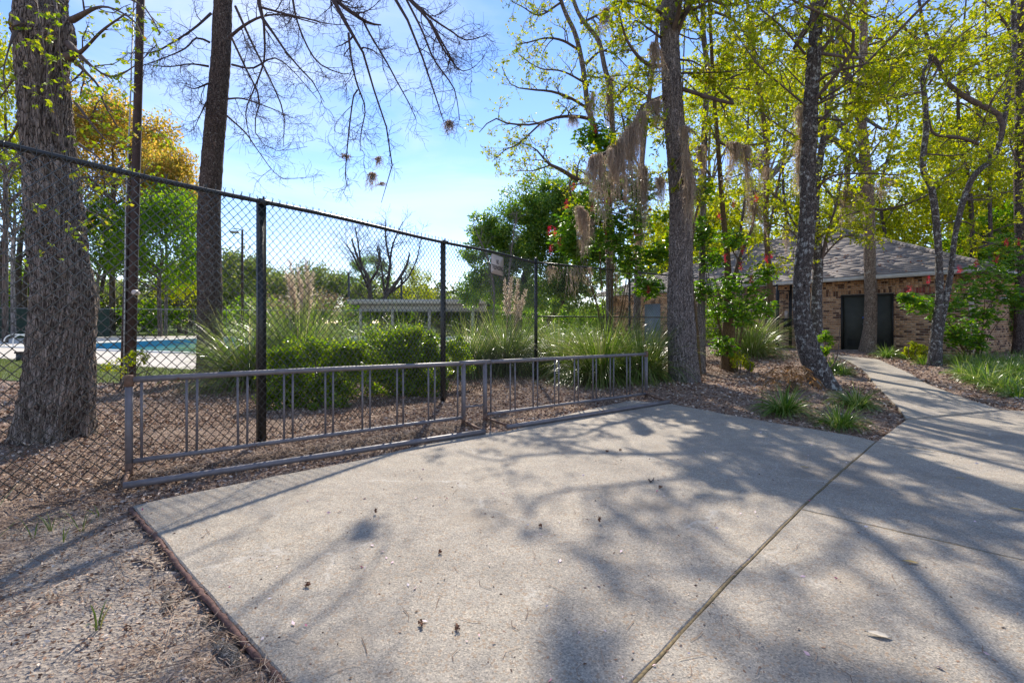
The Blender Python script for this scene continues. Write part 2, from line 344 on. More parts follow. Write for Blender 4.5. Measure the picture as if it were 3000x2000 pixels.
def object_mat(name, stops, rough=.85, grain=40.0, by_object=True):
    """colour differs from object to object (bricks, shingles)"""
    m, N, L = new_mat(name); o = N.new('ShaderNodeOutputMaterial'); oi = N.new('ShaderNodeObjectInfo'); g = N.new('ShaderNodeNewGeometry'); r = ramp(N, stops)
    if by_object: L.new(oi.outputs['Random'], r.inputs['Fac'])
    else: L.new(g.outputs['Random Per Island'], r.inputs['Fac'])
    ns = node(N, 'ShaderNodeTexNoise', Scale=grain, Detail=6.0); L.new(g.outputs['Position'], ns.inputs['Vector'])
    r2 = ramp(N, [(.3, .7), (.7, 1.2)]); L.new(ns.outputs['Fac'], r2.inputs['Fac'])
    mx = N.new('ShaderNodeMix'); mx.data_type = 'RGBA'; mx.blend_type = 'MULTIPLY'; mx.inputs['Factor'].default_value = .8
    L.new(r.outputs['Color'], mx.inputs['A']); L.new(r2.outputs['Color'], mx.inputs['B'])
    b = node(N, 'ShaderNodeBsdfPrincipled', Roughness=rough); b.inputs['Specular IOR Level'].default_value = .2
    L.new(mx.outputs['Result'], b.inputs['Base Color']); L.new(b.outputs['BSDF'], o.inputs['Surface']); return m

def water_mat(name):
    m, N, L = new_mat(name); o = N.new('ShaderNodeOutputMaterial'); b = node(N, 'ShaderNodeBsdfPrincipled', Roughness=.12)
    b.inputs['Base Color'].default_value = (.06, .23, .17, 1); b.inputs['IOR'].default_value = 1.33
    g = N.new('ShaderNodeNewGeometry'); ns = node(N, 'ShaderNodeTexNoise', Scale=3.0, Detail=4.0); L.new(g.outputs['Position'], ns.inputs['Vector'])
    bp = node(N, 'ShaderNodeBump', Strength=.25, Distance=.05); L.new(ns.outputs['Fac'], bp.inputs['Height']); L.new(bp.outputs['Normal'], b.inputs['Normal'])
    L.new(b.outputs['BSDF'], o.inputs['Surface']); return m

M = {}
M['ground'] = ground_mat('pine straw and sand')
M['concrete'] = concrete_mat('worn aggregate concrete')
M['path'] = concrete_mat('path concrete', (.36, .33, .285))
M['edging'] = plain('damp brown edging', (.12, .06, .046), .9, 0, .4, 40, .6)
M['joint'] = plain('dirt in the joint', (.17, .125, .06), .95, 0, .5, 60)
M['galv'] = plain('weathered pipe paint', (.165, .148, .15), .5, .15, .2, 14, .08, (.15, .07, .04), .62)
M['galv_rust'] = plain('rusty pipe', (.17, .095, .06), .7, .2, .4, 30, .2)
M['black'] = plain('black vinyl coating', (.016, .018, .018), .38, 0, .3, 18)
M['wire'] = plain('black vinyl wire', (.05, .052, .05), .28, .25, .3, 9)
M['grey_wire'] = plain('galvanized wire', (.32, .33, .33), .45, .6, .2, 9)
M['grey_far'] = plain('far black wire', (.06, .065, .06), .6, .1, .2, 9)
M['sign'] = plain('faded sign face', (.52, .45, .40), .55, 0, .06, 8)
M['ink'] = plain('black sign ink', (.012, .012, .013), .6)
M['sign_edge'] = plain('sign rim', (.03, .03, .03), .5)
M['deck'] = plain('pool deck concrete', (.50, .445, .37), .9, 0, .12, 1.2)
M['coping'] = plain('pale pool coping', (.72, .69, .62), .8, 0, .08, 2)
M['pool_wall'] = plain('blue pool paint', (.05, .27, .50), .5, 0, .12, 1.5)
M['water'] = water_mat('pool water')
M['lawn'] = plain('lawn soil', (.10, .125, .03), .95, 0, .4, 8, .5)
M['grass'] = leaf_mat('lawn grass', [(0, (.06, .10, .02)), (.6, (.13, .17, .04)), (1, (.22, .21, .08))], .35)
M['white'] = plain('white painted metal', (.75, .75, .73), .4, 0, .05)
M['trim'] = plain('weathered white trim', (.50, .48, .43), .7, 0, .15, 6)
M['soffit'] = plain('soffit paint', (.42, .38, .31), .8, 0, .1, 4)
M['mortar'] = plain('pale mortar', (.58, .50, .41), .95, 0, .2, 12)
M['door'] = plain('dark green door paint', (.055, .058, .046), .8, 0, .12, 5)
M['door_dark'] = plain('door louver', (.02, .021, .019), .6)
M['handle'] = plain('dull metal', (.25, .25, .25), .35, .8)
M['blue'] = plain('blue sticker', (.05, .12, .45), .5)
M['brick'] = object_mat('fired brick', [(0, (.13, .075, .052)), (.22, (.17, .095, .062)), (.28, (.41, .235, .13)), (.75, (.52, .31, .17)), (1, (.60, .39, .24))], .9, 45)
M['brick_red'] = object_mat('red soldier brick', [(0, (.22, .065, .052)), (.4, (.34, .10, .07)), (.6, (.42, .21, .13)), (1, (.46, .25, .15))], .9, 45)
M['brick_many'] = object_mat('fired brick mass', [(0, (.13, .075, .052)), (.22, (.17, .095, .062)), (.28, (.41, .235, .13)), (.75, (.52, .31, .17)), (1, (.60, .39, .24))], .9, 45, False)
M['shingle'] = object_mat('asphalt shingle', [(0, (.215, .188, .172)), (.5, (.235, .205, .188)), (1, (.262, .228, .208))], .95, 60)
M['shingle_many'] = object_mat('asphalt shingle mass', [(0, (.215, .188, .172)), (.5, (.235, .205, .188)), (1, (.262, .228, .208))], .95, 60, False)
M['felt'] = plain('roof felt', (.08, .07, .065), .95)
M['pole'] = plain('tarred pole wood', (.052, .032, .026), .85, 0, .4, 7, .4, (.10, .05, .035), .64)
M['conduit'] = plain('grey conduit', (.36, .37, .36), .5, .2, .1)
M['pav_roof'] = plain('beige pavilion fascia', (.48, .43, .35), .75, 0, .08, 2)
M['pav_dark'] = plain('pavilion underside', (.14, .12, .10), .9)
M['far_dark'] = plain('dark equipment', (.04, .045, .05), .6)
M['teal'] = plain('blue grey door', (.20, .25, .29), .6, 0, .1, 3)
# barks
M['bark_oak'] = bark_mat('deeply ridged oak bark', (.62, .51, .43), (.08, .06, .048), 21, .13, .04, (.52, .49, .43), .64, 7, (.27, .215, .16))
M['bark_grey'] = bark_mat('grey platy bark', (.50, .43, .385), (.085, .066, .056), 21, .30, .035, (.36, .36, .31), .66, 8)
M['bark_dark'] = bark_mat('dark flaky bark', (.24, .185, .155), (.028, .021, .019), 24, .25, .03, (.52, .50, .45), .585, 22)
M['bark_lichen'] = bark_mat('dark bark with white lichen', (.25, .21, .185), (.03, .025, .022), 24, .3, .025, (.62, .62, .57), .535, 12)
M['bark_pale'] = bark_mat('tan flaky bark', (.46, .35, .26), (.13, .09, .062), 16, .35, .03, (.52, .47, .38), .57, 6)
M['bark_moss'] = bark_mat('brown mossy bark', (.28, .19, .10), (.08, .053, .032), 26, .4, .015, (.16, .18, .06), .6, 5)
M['twig'] = plain('twig bark', (.10, .072, .058), .9, 0, .4, 12)
M['twig_dark'] = plain('dark bare twig', (.055, .036, .034), .9, 0, .4, 12)
M['twig_grey'] = plain('grey far twig', (.16, .135, .115), .9, 0, .3, 12)
M['root'] = bark_mat('exposed root', (.30, .27, .24), (.07, .055, .045), 30, .6, .01)
# leaves
M['leaf_spring'] = leaf_mat('young yellow green leaf', [(0, (.17, .25, .015)), (.5, (.28, .34, .02)), (.85, (.38, .38, .03)), (1, (.27, .19, .04))], .6)
M['leaf_maple'] = leaf_mat('young maple leaf', [(0, (.15, .26, .02)), (.5, (.27, .36, .03)), (.9, (.38, .40, .04)), (1, (.36, .22, .06))], .55)
M['leaf_yellow'] = leaf_mat('yellow green canopy leaf', [(0, (.17, .24, .012)), (.5, (.30, .345, .018)), (1, (.44, .41, .03))], .6)
M['leaf_mid'] = leaf_mat('mid green leaf', [(0, (.07, .16, .016)), (.6, (.15, .27, .025)), (1, (.28, .36, .04))], .6)
M['leaf_glossy'] = leaf_mat('glossy dark leaf', [(0, (.06, .14, .025)), (.6, (.14, .25, .035)), (1, (.32, .40, .06))], .58, .25, None, .6)
M['leaf_box'] = leaf_mat('glossy shrub leaf', [(0, (.07, .15, .015)), (.6, (.17, .27, .025)), (1, (.38, .44, .04))], .5, .16, None, .9)
M['leaf_buckeye'] = leaf_mat('fresh buckeye leaf', [(0, (.05, .14, .015)), (.6, (.11, .23, .02)), (1, (.22, .32, .03))], .52, .35, None, .5)
M['leaf_orange'] = leaf_mat('rusty new foliage', [(0, (.20, .24, .04)), (.4, (.36, .29, .05)), (1, (.58, .36, .10))], .62)
M['leaf_far'] = leaf_mat('far foliage', [(0, (.08, .13, .03)), (.6, (.16, .21, .05)), (1, (.30, .31, .09))], .45)
M['leaf_brown'] = leaf_mat('dry brown foliage', [(0, (.13, .085, .05)), (1, (.28, .2, .12))], .4)
M['leaf_dead'] = leaf_mat('curled dead leaf', [(0, (.05, .028, .02)), (1, (.12, .07, .045))], .3)
M['flower'] = leaf_mat('red buckeye flower', [(0, (.42, .03, .05)), (1, (.60, .07, .10))], .45)
M['moss'] = leaf_mat('spanish moss', [(0, (.36, .31, .25)), (.6, (.52, .45, .375)), (1, (.70, .62, .52))], .68, .9, None, .1)
M['blade'] = leaf_mat('strappy green blade', [(0, (.05, .12, .016)), (.6, (.13, .22, .03)), (1, (.33, .36, .12))], .45, .3, None, .6)
M['pampas'] = leaf_mat('pampas blade', [(0, (.07, .14, .02)), (.55, (.17, .25, .04)), (.85, (.28, .32, .09)), (1, (.48, .43, .25))], .45, .28, None, .7)
M['plume'] = leaf_mat('dry pampas plume', [(0, (.42, .34, .25)), (1, (.62, .53, .42))], .45)
M['cycad'] = leaf_mat('brown dead frond', [(0, (.16, .085, .03)), (1, (.34, .20, .08))], .4)
M['litter'] = island_mat('fallen leaf chips', [(0, (.10, .055, .038)), (.4, (.29, .18, .12)), (.75, (.48, .335, .24)), (1, (.70, .59, .48))], .95, .04)
M['straw'] = island_mat('pine needles', [(0, (.10, .06, .04)), (.5, (.26, .17, .11)), (1, (.46, .36, .27))], .8)
M['petal'] = island_mat('fallen petals', [(0, (.70, .62, .60)), (.6, (.72, .50, .52)), (.8, (.55, .08, .16)), (1, (.78, .74, .70))], .7)
M['cone'] = plain('brown seed cone', (.16, .065, .03), .8, 0, .5, 60)
M['red_litter'] = island_mat('rusty leaves on the roof', [(0, (.22, .08, .045)), (1, (.42, .22, .13))], .85)
M['pale_leaf'] = plain('pale dry leaf', (.52, .45, .35), .8, 0, .15, 60)
M['tan_leaf'] = plain('yellow tan leaf', (.50, .33, .10), .7, 0, .2, 30)

# ================================================================== GROUND AND PAVEMENT
ed = [F(840, 2000), F(800, 1953), F(689, 1833), F(622, 1756), F(561, 1690), F(485, 1593), F(423, 1527), F(385, 1481)]   # brown-edged side
far = [F(*p) for p in ((440, 1467), (800, 1394), (1055, 1346), (1361, 1272), (1484, 1262), (1640, 1218), (1768, 1188), (1850, 1172), (1965, 1182), (2125, 1212), (2300, 1243), (2379, 1255), (2512, 1278))]
J0 = F(2567, 1292); joint = [J0, F(2475, 1370), F(2343, 1490), F(2200, 1634), F(2138, 1696), F(1856, 2000)]
K0 = np.array([-.15, 1.1])
slab_a = ed+far+joint+[K0]
J3 = F(3000, 1639); J2 = F(3000, 1361); arc = [F(2655, 1226), F(2720, 1216), F(2780, 1207), F(2850, 1203), F(2932, 1200), F(3000, 1203)]
slab_b = [joint[2], joint[3], joint[4], joint[5], K0, np.array([2.6, -1.6]), np.array([8, -3.]), np.array([8, -1.0]), J3+(J3-joint[2])*1.5, J3]
slab_c = [J0, joint[1], joint[2], J3, J3+(J3-joint[2])*1.5, np.array([8, -1.0]), np.array([9.4, 1.6]), J2+(J2-J0)*1.8, J2]
slab_d = [J0, J2, J2+(J2-J0)*1.8, np.array([9.4, 1.6]), np.array([12, 4.2]), np.array([9.5, 6.2])]+arc[::-1]
SLABS = [slab_a, slab_b, slab_c, slab_d]

def ground_path(pts): return np.array([G(px, py, .03) for px, py in pts])
pl = ground_path([(2655, 1226), (2629, 1189), (2593, 1154), (2548, 1104), (2512, 1073), (2474, 1052), (2452, 1043), (2440, 1038)])
pr = ground_path([(2932, 1200), (2888, 1185), (2825, 1165), (2771, 1145), (2713, 1122), (2664, 1093), (2604, 1066), (2572, 1052)])
pl = spline(pl, n=40); pr = spline(pr, n=40)
path_poly = [p[:2] for p in pl]+[p[:2] for p in pr[::-1]]
PAVED = SLABS+[path_poly]
def on_paving(x, y):
    r = np.zeros(np.shape(x), bool)
    for p in PAVED: r |= in_poly(x, y, p)
    return r

pool = [(-26.0, 24.7), (-10.5, 18.6), (-5, 21), (-4, 40), (-25.3, 41)]
deck_poly = [(-40, 26.0), (-17.6, 16.5), (-8.4, 12.7), (-3.5, 13.2), (1.2, 16.0), (2.4, 22), (2.6, 46), (-40, 45)]
lawn_poly = [(-26, 20.0), (-11.6, 10.7), (-9.6, 10.1), (-8.4, 10.0), (-7.2, 10.7), (-6.2, 12.1), (-8.4, 12.75), (-17.6, 16.55)]

def inset(poly, d):
    p = np.array([np.asarray(q, float)[:2] for q in poly]); n = len(p)
    area = .5*np.sum(p[:, 0]*np.roll(p[:, 1], -1)-np.roll(p[:, 0], -1)*p[:, 1])
    if area < 0: p = p[::-1]
    out = []
    for i in range(n):
        e1 = unit(p[i]-p[i-1]); e2 = unit(p[(i+1) % n]-p[i]); n1 = np.array([-e1[1], e1[0]]); n2 = np.array([-e2[1], e2[0]]); b = unit(n1+n2)
        out.append(p[i]+b*d/max(.35, float(np.dot(b, n1))))
    return np.array(out)

def slab(name, poly, z1, z0, mat, parent=None, gap=.006, kind=None, jit=0.0):
    p = inset(poly, gap); q = []
    for i in range(len(p)):                                     # short edges, slightly ragged
        a, b = p[i], p[(i+1) % len(p)]; L = np.linalg.norm(b-a); k = max(1, min(60, int(L/.09))) if jit else 1
        for j in range(k): q.append(a+(b-a)*j/k)
    q = np.array(q)
    if jit: q += (np.stack([vnoise(q[:, 0]*9, q[:, 1]*9), vnoise(q[:, 0]*9+40, q[:, 1]*9)], 1)-.5)*jit
    bm = bmesh.new(); bot = [bm.verts.new((*c, z0)) for c in q]; mid = [bm.verts.new((*c, z1-.008)) for c in q]
    c2 = inset(q, .008); top = [bm.verts.new((*c, z1)) for c in c2]; n = len(q)
    bm.faces.new(top)
    for i in range(n):
        j = (i+1) % n; bm.faces.new((bot[i], bot[j], mid[j], mid[i])); bm.faces.new((mid[i], mid[j], top[j], top[i]))
    bmesh.ops.triangulate(bm, faces=[f for f in bm.faces if len(f.verts) > 4])
    m = bpy.data.meshes.new(name); bm.to_mesh(m); bm.free(); m.materials.append(mat)
    return link(name, m, parent, kind=kind)

def axis_pts(a, b, step, lo, hi, mid=None):
    fine = np.arange(a, b, step); out = [fine]
    s = step; x = b; up = []
    while x < hi:
        up.append(x); s = min(s*1.16, .7 if (mid and mid[0] < x < mid[1]) else 40); x += s
    s = step; x = a; dn = []
    while x > lo:
        s = min(s*1.16, .7 if (mid and mid[0] < x < mid[1]) else 40); x -= s; dn.append(x)
    return np.concatenate([np.array(dn[::-1]), fine, np.array(up)])
gx = axis_pts(-8, 12, .09, -600, 600, (-42, 0)); gy = axis_pts(-1.5, 18, .09, -60, 900, (10, 50))
X, Y = np.meshgrid(gx, gy)
Z = zt_base(X, Y)+(vnoise(X*2.2, Y*2.2)-.5)*.035+(vnoise(X*9, Y*9)-.5)*.022
onp = np.zeros(X.shape, bool)
for p in SLABS: onp |= in_poly(X, Y, p)
Z = np.where(onp, -.07, Z); op = in_poly(X, Y, path_poly); Z = np.where(op, zt_base(X, Y)-.05, Z)
dk = in_poly(X, Y, inset(deck_poly, .0)) | in_poly(X, Y, inset(lawn_poly, .1)); Z = np.where(dk, -.08, Z)
Z = np.where(in_poly(X, Y, inset(pool, -.4)), -2.6, Z)
nx, ny = len(gx), len(gy); i = np.arange(ny-1)[:, None]*nx; j = np.arange(nx-1)[None]
gm = MB().add(np.stack([X, Y, Z], -1).reshape(-1, 3), np.stack([i+j, i+j+1, i+nx+j+1, i+nx+j], -1).reshape(-1, 4))
single('ground', gm, M['ground'], kind='structure', smooth_=True)

pv = thing('pavement', 'worn concrete apron of large slabs with dark joints', None, (0, 0, 0), kind='structure')
for p in SLABS: slab('slab', p, 0.0, -.12, M['concrete'], pv, .0045, jit=.008)
jm = MB()                                                        # dirt and weeds packed in the joints
for line in (joint, [J0, J2+(J2-J0)*1.8], [joint[2], J3+(J3-joint[2])*1.5], arc):
    q = spline([(*c, -.005) for c in line], .03); t_ = unit(np.gradient(q, axis=0)); sd_ = np.stack([-t_[:, 1], t_[:, 0], np.zeros(len(t_))], 1); w1 = .004+.007*vnoise(q[:, 0]*7, q[:, 1]*7)**2; up_ = .006*vnoise(q[:, 0]*3+50, q[:, 1]*3)[:, None]*[0, 0, 1.]
    jm.add(np.stack([q-sd_*.012-[0, 0, .02], q-sd_*w1[:, None]+up_, q+sd_*w1[:, None]+up_, q+sd_*.012-[0, 0, .02]], 1).reshape(-1, 3), np.concatenate([np.arange(len(q)-1)[:, None]*4+np.array([k, k+1, k+5, k+4]) for k in range(3)]))
part('joint_filler', jm, M['joint'], pv, kind='stuff')
em = MB(); q = np.array([(*c, -.04) for c in [K0]+ed]); d2 = np.zeros_like(q)
q[:, :2] += np.array([-.004, -.005]); q[:, 2] = -.014; q = spline(q, .03); q += (RNG.random(q.shape)-.5)*.009
em.tube(q, .010+.006*vnoise(q[:, 0]*7, q[:, 1]*7), 6); part('edging', em, M['edging'], pv)

pth = thing('path', 'curved concrete path climbing to the brick building', None, (0, 0, 0), kind='structure')
cuts = [0, 17, 31, 39]
for a, b in zip(cuts[:-1], cuts[1:]):
    mb = MB(); n = b-a+1; A = pl[a:b+1].copy(); B = pr[a:b+1].copy()
    for E, s in ((A, 1), (B, 1)):
        if a: E[0] += (E[1]-E[0])*.06
        E[-1] -= (E[-1]-E[-2])*.06
    w = np.linspace(0, 1, 9)[None, :, None]; g = A[:, None]*(1-w)+B[:, None]*w
    g[:, :, 2] = zt_base(g[:, :, 0], g[:, :, 1])+.03
    top = g.reshape(-1, 3); i = np.arange(n-1)[:, None]*9; j = np.arange(8)[None]
    mb.add(top, np.stack([i+j, i+j+1, i+9+j+1, i+9+j], -1).reshape(-1, 4)[:, ::-1])
    ring = np.vstack([g[:, 0], g[-1, 1:], g[-2::-1, 8], g[0, -2:0:-1]]); lo = ring-np.array([0, 0, .12]); k = len(ring); ii = np.arange(k); i2 = (ii+1) % k
    mb.add(np.vstack([ring, lo]), np.stack([ii, i2, k+i2, k+ii], 1))
    part('path_slab', mb, M['path'], pth)

# ================================================================== POOL
slab('lawn', lawn_poly, -.012, -.06, M['lawn'], kind='structure')
def ring_sheet(name, outer, inner, z, mat, kind=None, label=None, cat=None):
    bm = bmesh.new(); o = [bm.verts.new((*c, z)) for c in outer]; n_ = [bm.verts.new((*c, z)) for c in inner]
    es = [bm.edges.new((o[k], o[(k+1) % len(o)])) for k in range(len(o))]+[bm.edges.new((n_[k], n_[(k+1) % len(n_)])) for k in range(len(n_))]
    bmesh.ops.triangle_fill(bm, use_beauty=True, use_dissolve=False, edges=es)
    for f in bm.faces:
        if f.normal.z < 0: f.normal_flip()
    m = bpy.data.meshes.new(name); bm.to_mesh(m); bm.free(); m.materials.append(mat); return link(name, m, None, kind=kind)
pin = inset(pool, 0)
ring_sheet('pool_deck', inset(deck_poly, 0), inset(pool, -.3), -.004, M['deck'], 'structure')
pl_t = thing('swimming_pool', 'half-filled blue walled pool with green water behind the fence', 'swimming pool', (-16, 28, 0))
cop = MB(); w_ = MB(); o_ = inset(pool, -.34); n = len(pin)
for k in range(n):
    a, b, c, d = o_[k], o_[(k+1) % n], pin[(k+1) % n], pin[k]
    cop.add([(*a, .05), (*b, .05), (*c, .05), (*d, .05), (*a, -.01), (*b, -.01), (*c, -.06), (*d, -.06)], [[0, 1, 2, 3], [0, 4, 5, 1], [3, 2, 6, 7]])
    w_.add([(*d, -.02), (*c, -.02), (*c, -2.0), (*d, -2.0)], [[0, 1, 2, 3]])
part('coping', cop, M['coping'], pl_t); part('pool_wall', w_, M['pool_wall'], pl_t)
sk = MB().box((-25.95, 27.4, -.2), (.1, .9, .16)); part('skimmer', sk, M['far_dark'], pl_t)
bm = bmesh.new(); bm.faces.new([bm.verts.new((*c, -.42)) for c in pin]); m = bpy.data.meshes.new('water'); bm.to_mesh(m); bm.free(); m.materials.append(M['water'])
link('water', m, None, kind='structure')
ld = thing('pool_ladder', 'white curved pool ladder rails on the coping beside the thick trunk', 'pool ladder', P(68, 1018, 24.2)*np.array([1, 1, 0]))
c0 = np.array(ld.location)
for dx in (-.22, .22):
    mb = MB(); mb.tube(spline([c0+[dx-.22, -.5, .0], c0+[dx-.18, -.48, .5], c0+[dx, -.2, .66], c0+[dx+.25, .1, .55], c0+[dx+.52, .45, .1], c0+[dx+.56, .5, -.5]], .06), .025, 6); part('handrail', mb, M['white'], ld)
st = P(60, 1062, 15.7); st[2] = 0
t = thing('waste_bin', 'small dark bin stub standing at the pool deck edge', 'bin', st)
part('body', MB().tube([st, st+[0, 0, .24]], .11, 10), M['far_dark'], t); part('rim', MB().tube([st+[0, 0, .24], st+[0, 0, .3]], .15, 10), M['pole'], t)

# ================================================================== CHAIN LINK FENCES
def chain(mb, p0, p1, zb, zt_, a=.042, r=.0032, k=4, az=.042):
    """woven zigzag wires from p0 to p1; zb, zt_ are (start, end) heights"""
    p0 = np.asarray(p0, float); p1 = np.asarray(p1, float); L = np.linalg.norm(p1-p0); t = (p1-p0)/L; nrm = np.array([t[1], -t[0]])
    nw = int(L/a); nz = int((min(zt_)-max(zb))/az)+1
    i = np.arange(nw)[:, None]; n = np.arange(nz)[None]; right = ((i+n) % 2)
    s = (i+right)*a; u = n/(nz-1); z = (zb[0]+(zb[1]-zb[0])*s/L)*(1-u)+(zt_[0]+(zt_[1]-zt_[0])*s/L)*u
    s = s+(vnoise(i*.7, n*.15)-.5)*.006; off = np.where(right == 1, .003, -.003)+(vnoise(i*.04, n*.05+9)-.5)*.05*np.sin(np.pi*u)
    x = p0[0]+t[0]*s+nrm[0]*off; y = p0[1]+t[1]*s+nrm[1]*off
    return mb.tubes(np.stack([x, y, z], -1), np.full((nw, nz), r), k)

FA, FB = np.array([-2.6, 5.0]), np.array([.535, 10.7]); ft = (FB-FA)/np.linalg.norm(FB-FA); fn = np.array([ft[1], -ft[0]])
def rail_z(s): return 2.512+s*(.09/6.505)
def fp(s, z=0, off=0.0): return np.array([*(FA+ft*s+fn*off), z])
S0, S1 = -3.4, 6.505
fence = thing('chain_link_fence', 'tall black chain link fence running back from the sandy corner', 'fence', fp(0))
top = [fp(s, rail_z(s)+.012*math.sin(s*1.7)) for s in np.linspace(S0, S1, 30)]
part('top_rail', MB().tube(top, .024, 12), M['black'], fence, True)
for s in (-3.2, 0.0, 3.14):
    b = fp(s, -.15, -.035); tt = fp(s, rail_z(s)+.0, -.035); mb = MB()
    ax = [[*ft, 0], [*fn, 0], [0, 0, 1]]
    mb.box((b+tt)/2+np.array([*(-fn*.022), 0]), (.085, .006, tt[2]-b[2]), ax)         # C-section post: web and two flanges
    for e in (-1, 1): mb.box((b+tt)/2+np.array([*(ft*.0395*e), 0]), (.006, .038, tt[2]-b[2]), ax)
    mb.box((b+tt)/2+np.array([*(fn*.016), 0]), (.073, .006, tt[2]-b[2]), ax)
    part('post', mb, M['black'], fence)
    cb = MB().tube([fp(s-.05, rail_z(s)), fp(s+.05, rail_z(s))], .031, 10); cb.box(fp(s, rail_z(s)+.04), (.012, .02, .03), ax); part('rail_clamp', cb, M['black'], fence)
mb = MB(); chain(mb, fp(S0)[:2]+fn*.026, fp(S1)[:2]+fn*.026, (.0, .07), (rail_z(S0)-.005, rail_z(S1)-.005), r=.0044)
wire = part('chain_link', mb, M['wire'], fence, kind='stuff')
mb = MB(); ns = int((S1-S0)/.084)                                # twisted barbs above the rail and tie wires round it
for k in range(ns):
    s = S0+.042+k*.084; z = rail_z(s)
    for e in (-1, 1):
        mb.tube([fp(s, z-.03, .026), fp(s+.002*e, z+.026, .026), fp(s+.016*e*RNG.uniform(.3, 1.1), z+.05+RNG.uniform(-.006, .014), .026)], .0028, 4, False)
    if k % 4 == 1:
        th = np.linspace(.4, 5.4, 9); mb.tube(np.stack([fp(s+.03*a_/6, z+.029*math.sin(a_), .029*math.cos(a_)) for a_ in th]), .003, 4, False)
part('barbs', mb, M['wire'], fence, kind='stuff')
cp_ = np.array([*FB, 0.]); mb = MB().tube([cp_-[0, 0, .15], cp_+[0, 0, 2.66]], .038, 14).ball(cp_+[0, 0, 2.665], (.042, .042, .045)); part('corner_post', mb, M['black'], fence, True)
mb = MB()
for z in (.25, .7, 1.15, 1.6, 2.05, 2.45): mb.tube([cp_+[0, 0, z-.012], cp_+[0, 0, z+.012]], .044, 12)
mb.tube([fp(S1-.07, .05, .03), fp(S1-.07, 2.55, .03)], .008, 6); part('tension_bar', mb, M['black'], fence)

SB, SE = FB, np.array([10.2, 18.4]); st_ = (SE-SB)/np.linalg.norm(SE-SB); sn = np.array([st_[1], -st_[0]]); SL = np.linalg.norm(SE-SB)
f2 = thing('chain_link_fence', 'black chain link fence from the ball-capped corner post to the gate', 'fence', (*SB, 0))
def sp_(s, z): q = SB+st_*s; return np.array([*q, z])
def gz(s): q = SB+st_*s; return float(zt_base(q[0], q[1]))
part('top_rail', MB().tube([sp_(s, 2.60+.06*s/SL) for s in np.linspace(.03, SL, 14)], .021, 8), M['black'], f2, True)
part('middle_rail', MB().tube([sp_(s, 1.39+.03*s/SL) for s in np.linspace(.03, SL, 14)], .017, 8), M['black'], f2, True)
for f in (.27, .52, .77): part('post', MB().tube([sp_(SL*f, gz(SL*f)-.1), sp_(SL*f, 2.68+.05*f)], .028, 10), M['black'], f2, True)
mb = MB(); chain(mb, SB+sn*.03, SE+sn*.03, (.06, .2), (2.59, 2.65), r=.0034, k=3); part('chain_link', mb, M['wire'], f2, kind='stuff')
gt = thing('gate', 'narrow black chain link gate with lock box behind the leaning trunk', 'gate', (*SE, .2))
G2 = np.array([10.78, 18.47])
for q in (SE, G2): part('gate_post', MB().tube([(*q, .05), (*q, 2.7)], .04, 10).ball((*q, 2.7), (.045, .045, .04)), M['black'], gt, True)
mb = MB(); 
for z in (.32, 1.4, 2.48): mb.tube([(*(SE+[.06, 0]), z), (*(G2-[.06, 0]), z)], .02, 8)
for q in (SE+[.07, .01], G2-[.07, .01]): mb.tube([(*q, .3), (*q, 2.5)], .02, 8)
part('gate_frame', mb, M['black'], gt, True); mb = MB(); chain(mb, SE+[.07, -.02], G2-[.07, .02], (.33, .33), (2.47, 2.47), r=.003, k=3, a=.032, az=.03); part('chain_link', mb, M['wire'], gt, kind='stuff')
part('lock_box', MB().box((10.56, 18.38, 1.2), (.18, .1, .42)), M['black'], gt); part('notice_plate', MB().box((10.54, 18.36, 1.56), (.13, .012, .28)), M['sign'], gt)
f3 = thing('chain_link_fence', 'short black chain link run between the gate and the brick wall', 'fence', (*G2, .2))
E3 = np.array([11.9, 17.6]); part('top_rail', MB().tube([(*G2, 2.6), (*E3, 2.6)], .021, 8), M['black'], f3, True); mb = MB(); chain(mb, G2, E3, (.3, .3), (2.6, 2.6), r=.003, k=3); part('chain_link', mb, M['wire'], f3, kind='stuff')

# sign on the fence
s_c = 4.72; zc = 2.345; ctr = fp(s_c, zc, .05)
sg = thing('sign', 'faded no trespassing sign wired to the tall chain link fence', 'sign', ctr)
ax = np.array([[*ft, 0], [*fn, 0], [0, 0, 1.]]); ax[0] += [0, 0, -.05]; ax[0] = unit(ax[0]); ax[2] = np.cross(ax[0], ax[1])*1.0
if ax[2][2] < 0: ax[2] = -ax[2]
def rounded(mb, c, w, h, r, dep, ax):
    th = np.concatenate([np.linspace(a, a+math.pi/2, 5) for a in (0, math.pi/2, math.pi, 1.5*math.pi)]); cx = np.repeat([w/2-r, r-w/2, r-w/2, w/2-r], 5); cz = np.repeat([h/2-r, h/2-r, r-h/2, r-h/2], 5)
    q = np.stack([cx+r*np.cos(th), np.zeros(20), cz+r*np.sin(th)], 1); n = 20
    v = np.vstack([(q+[0, dep, 0])@ax, q@ax, [np.array([0, dep, 0])@ax]])+c; i = np.arange(n); i2 = (i+1) % n
    mb.add(v, np.stack([i, i2, n+i2, n+i], 1), np.stack([i2, i, np.full(n, 2*n)], 1)); return mb
part('rim', rounded(MB(), ctr, .47, .385, .035, .003, ax), M['sign_edge'], sg); part('face', rounded(MB(), ctr, .45, .365, .03, .006, ax), M['sign'], sg)
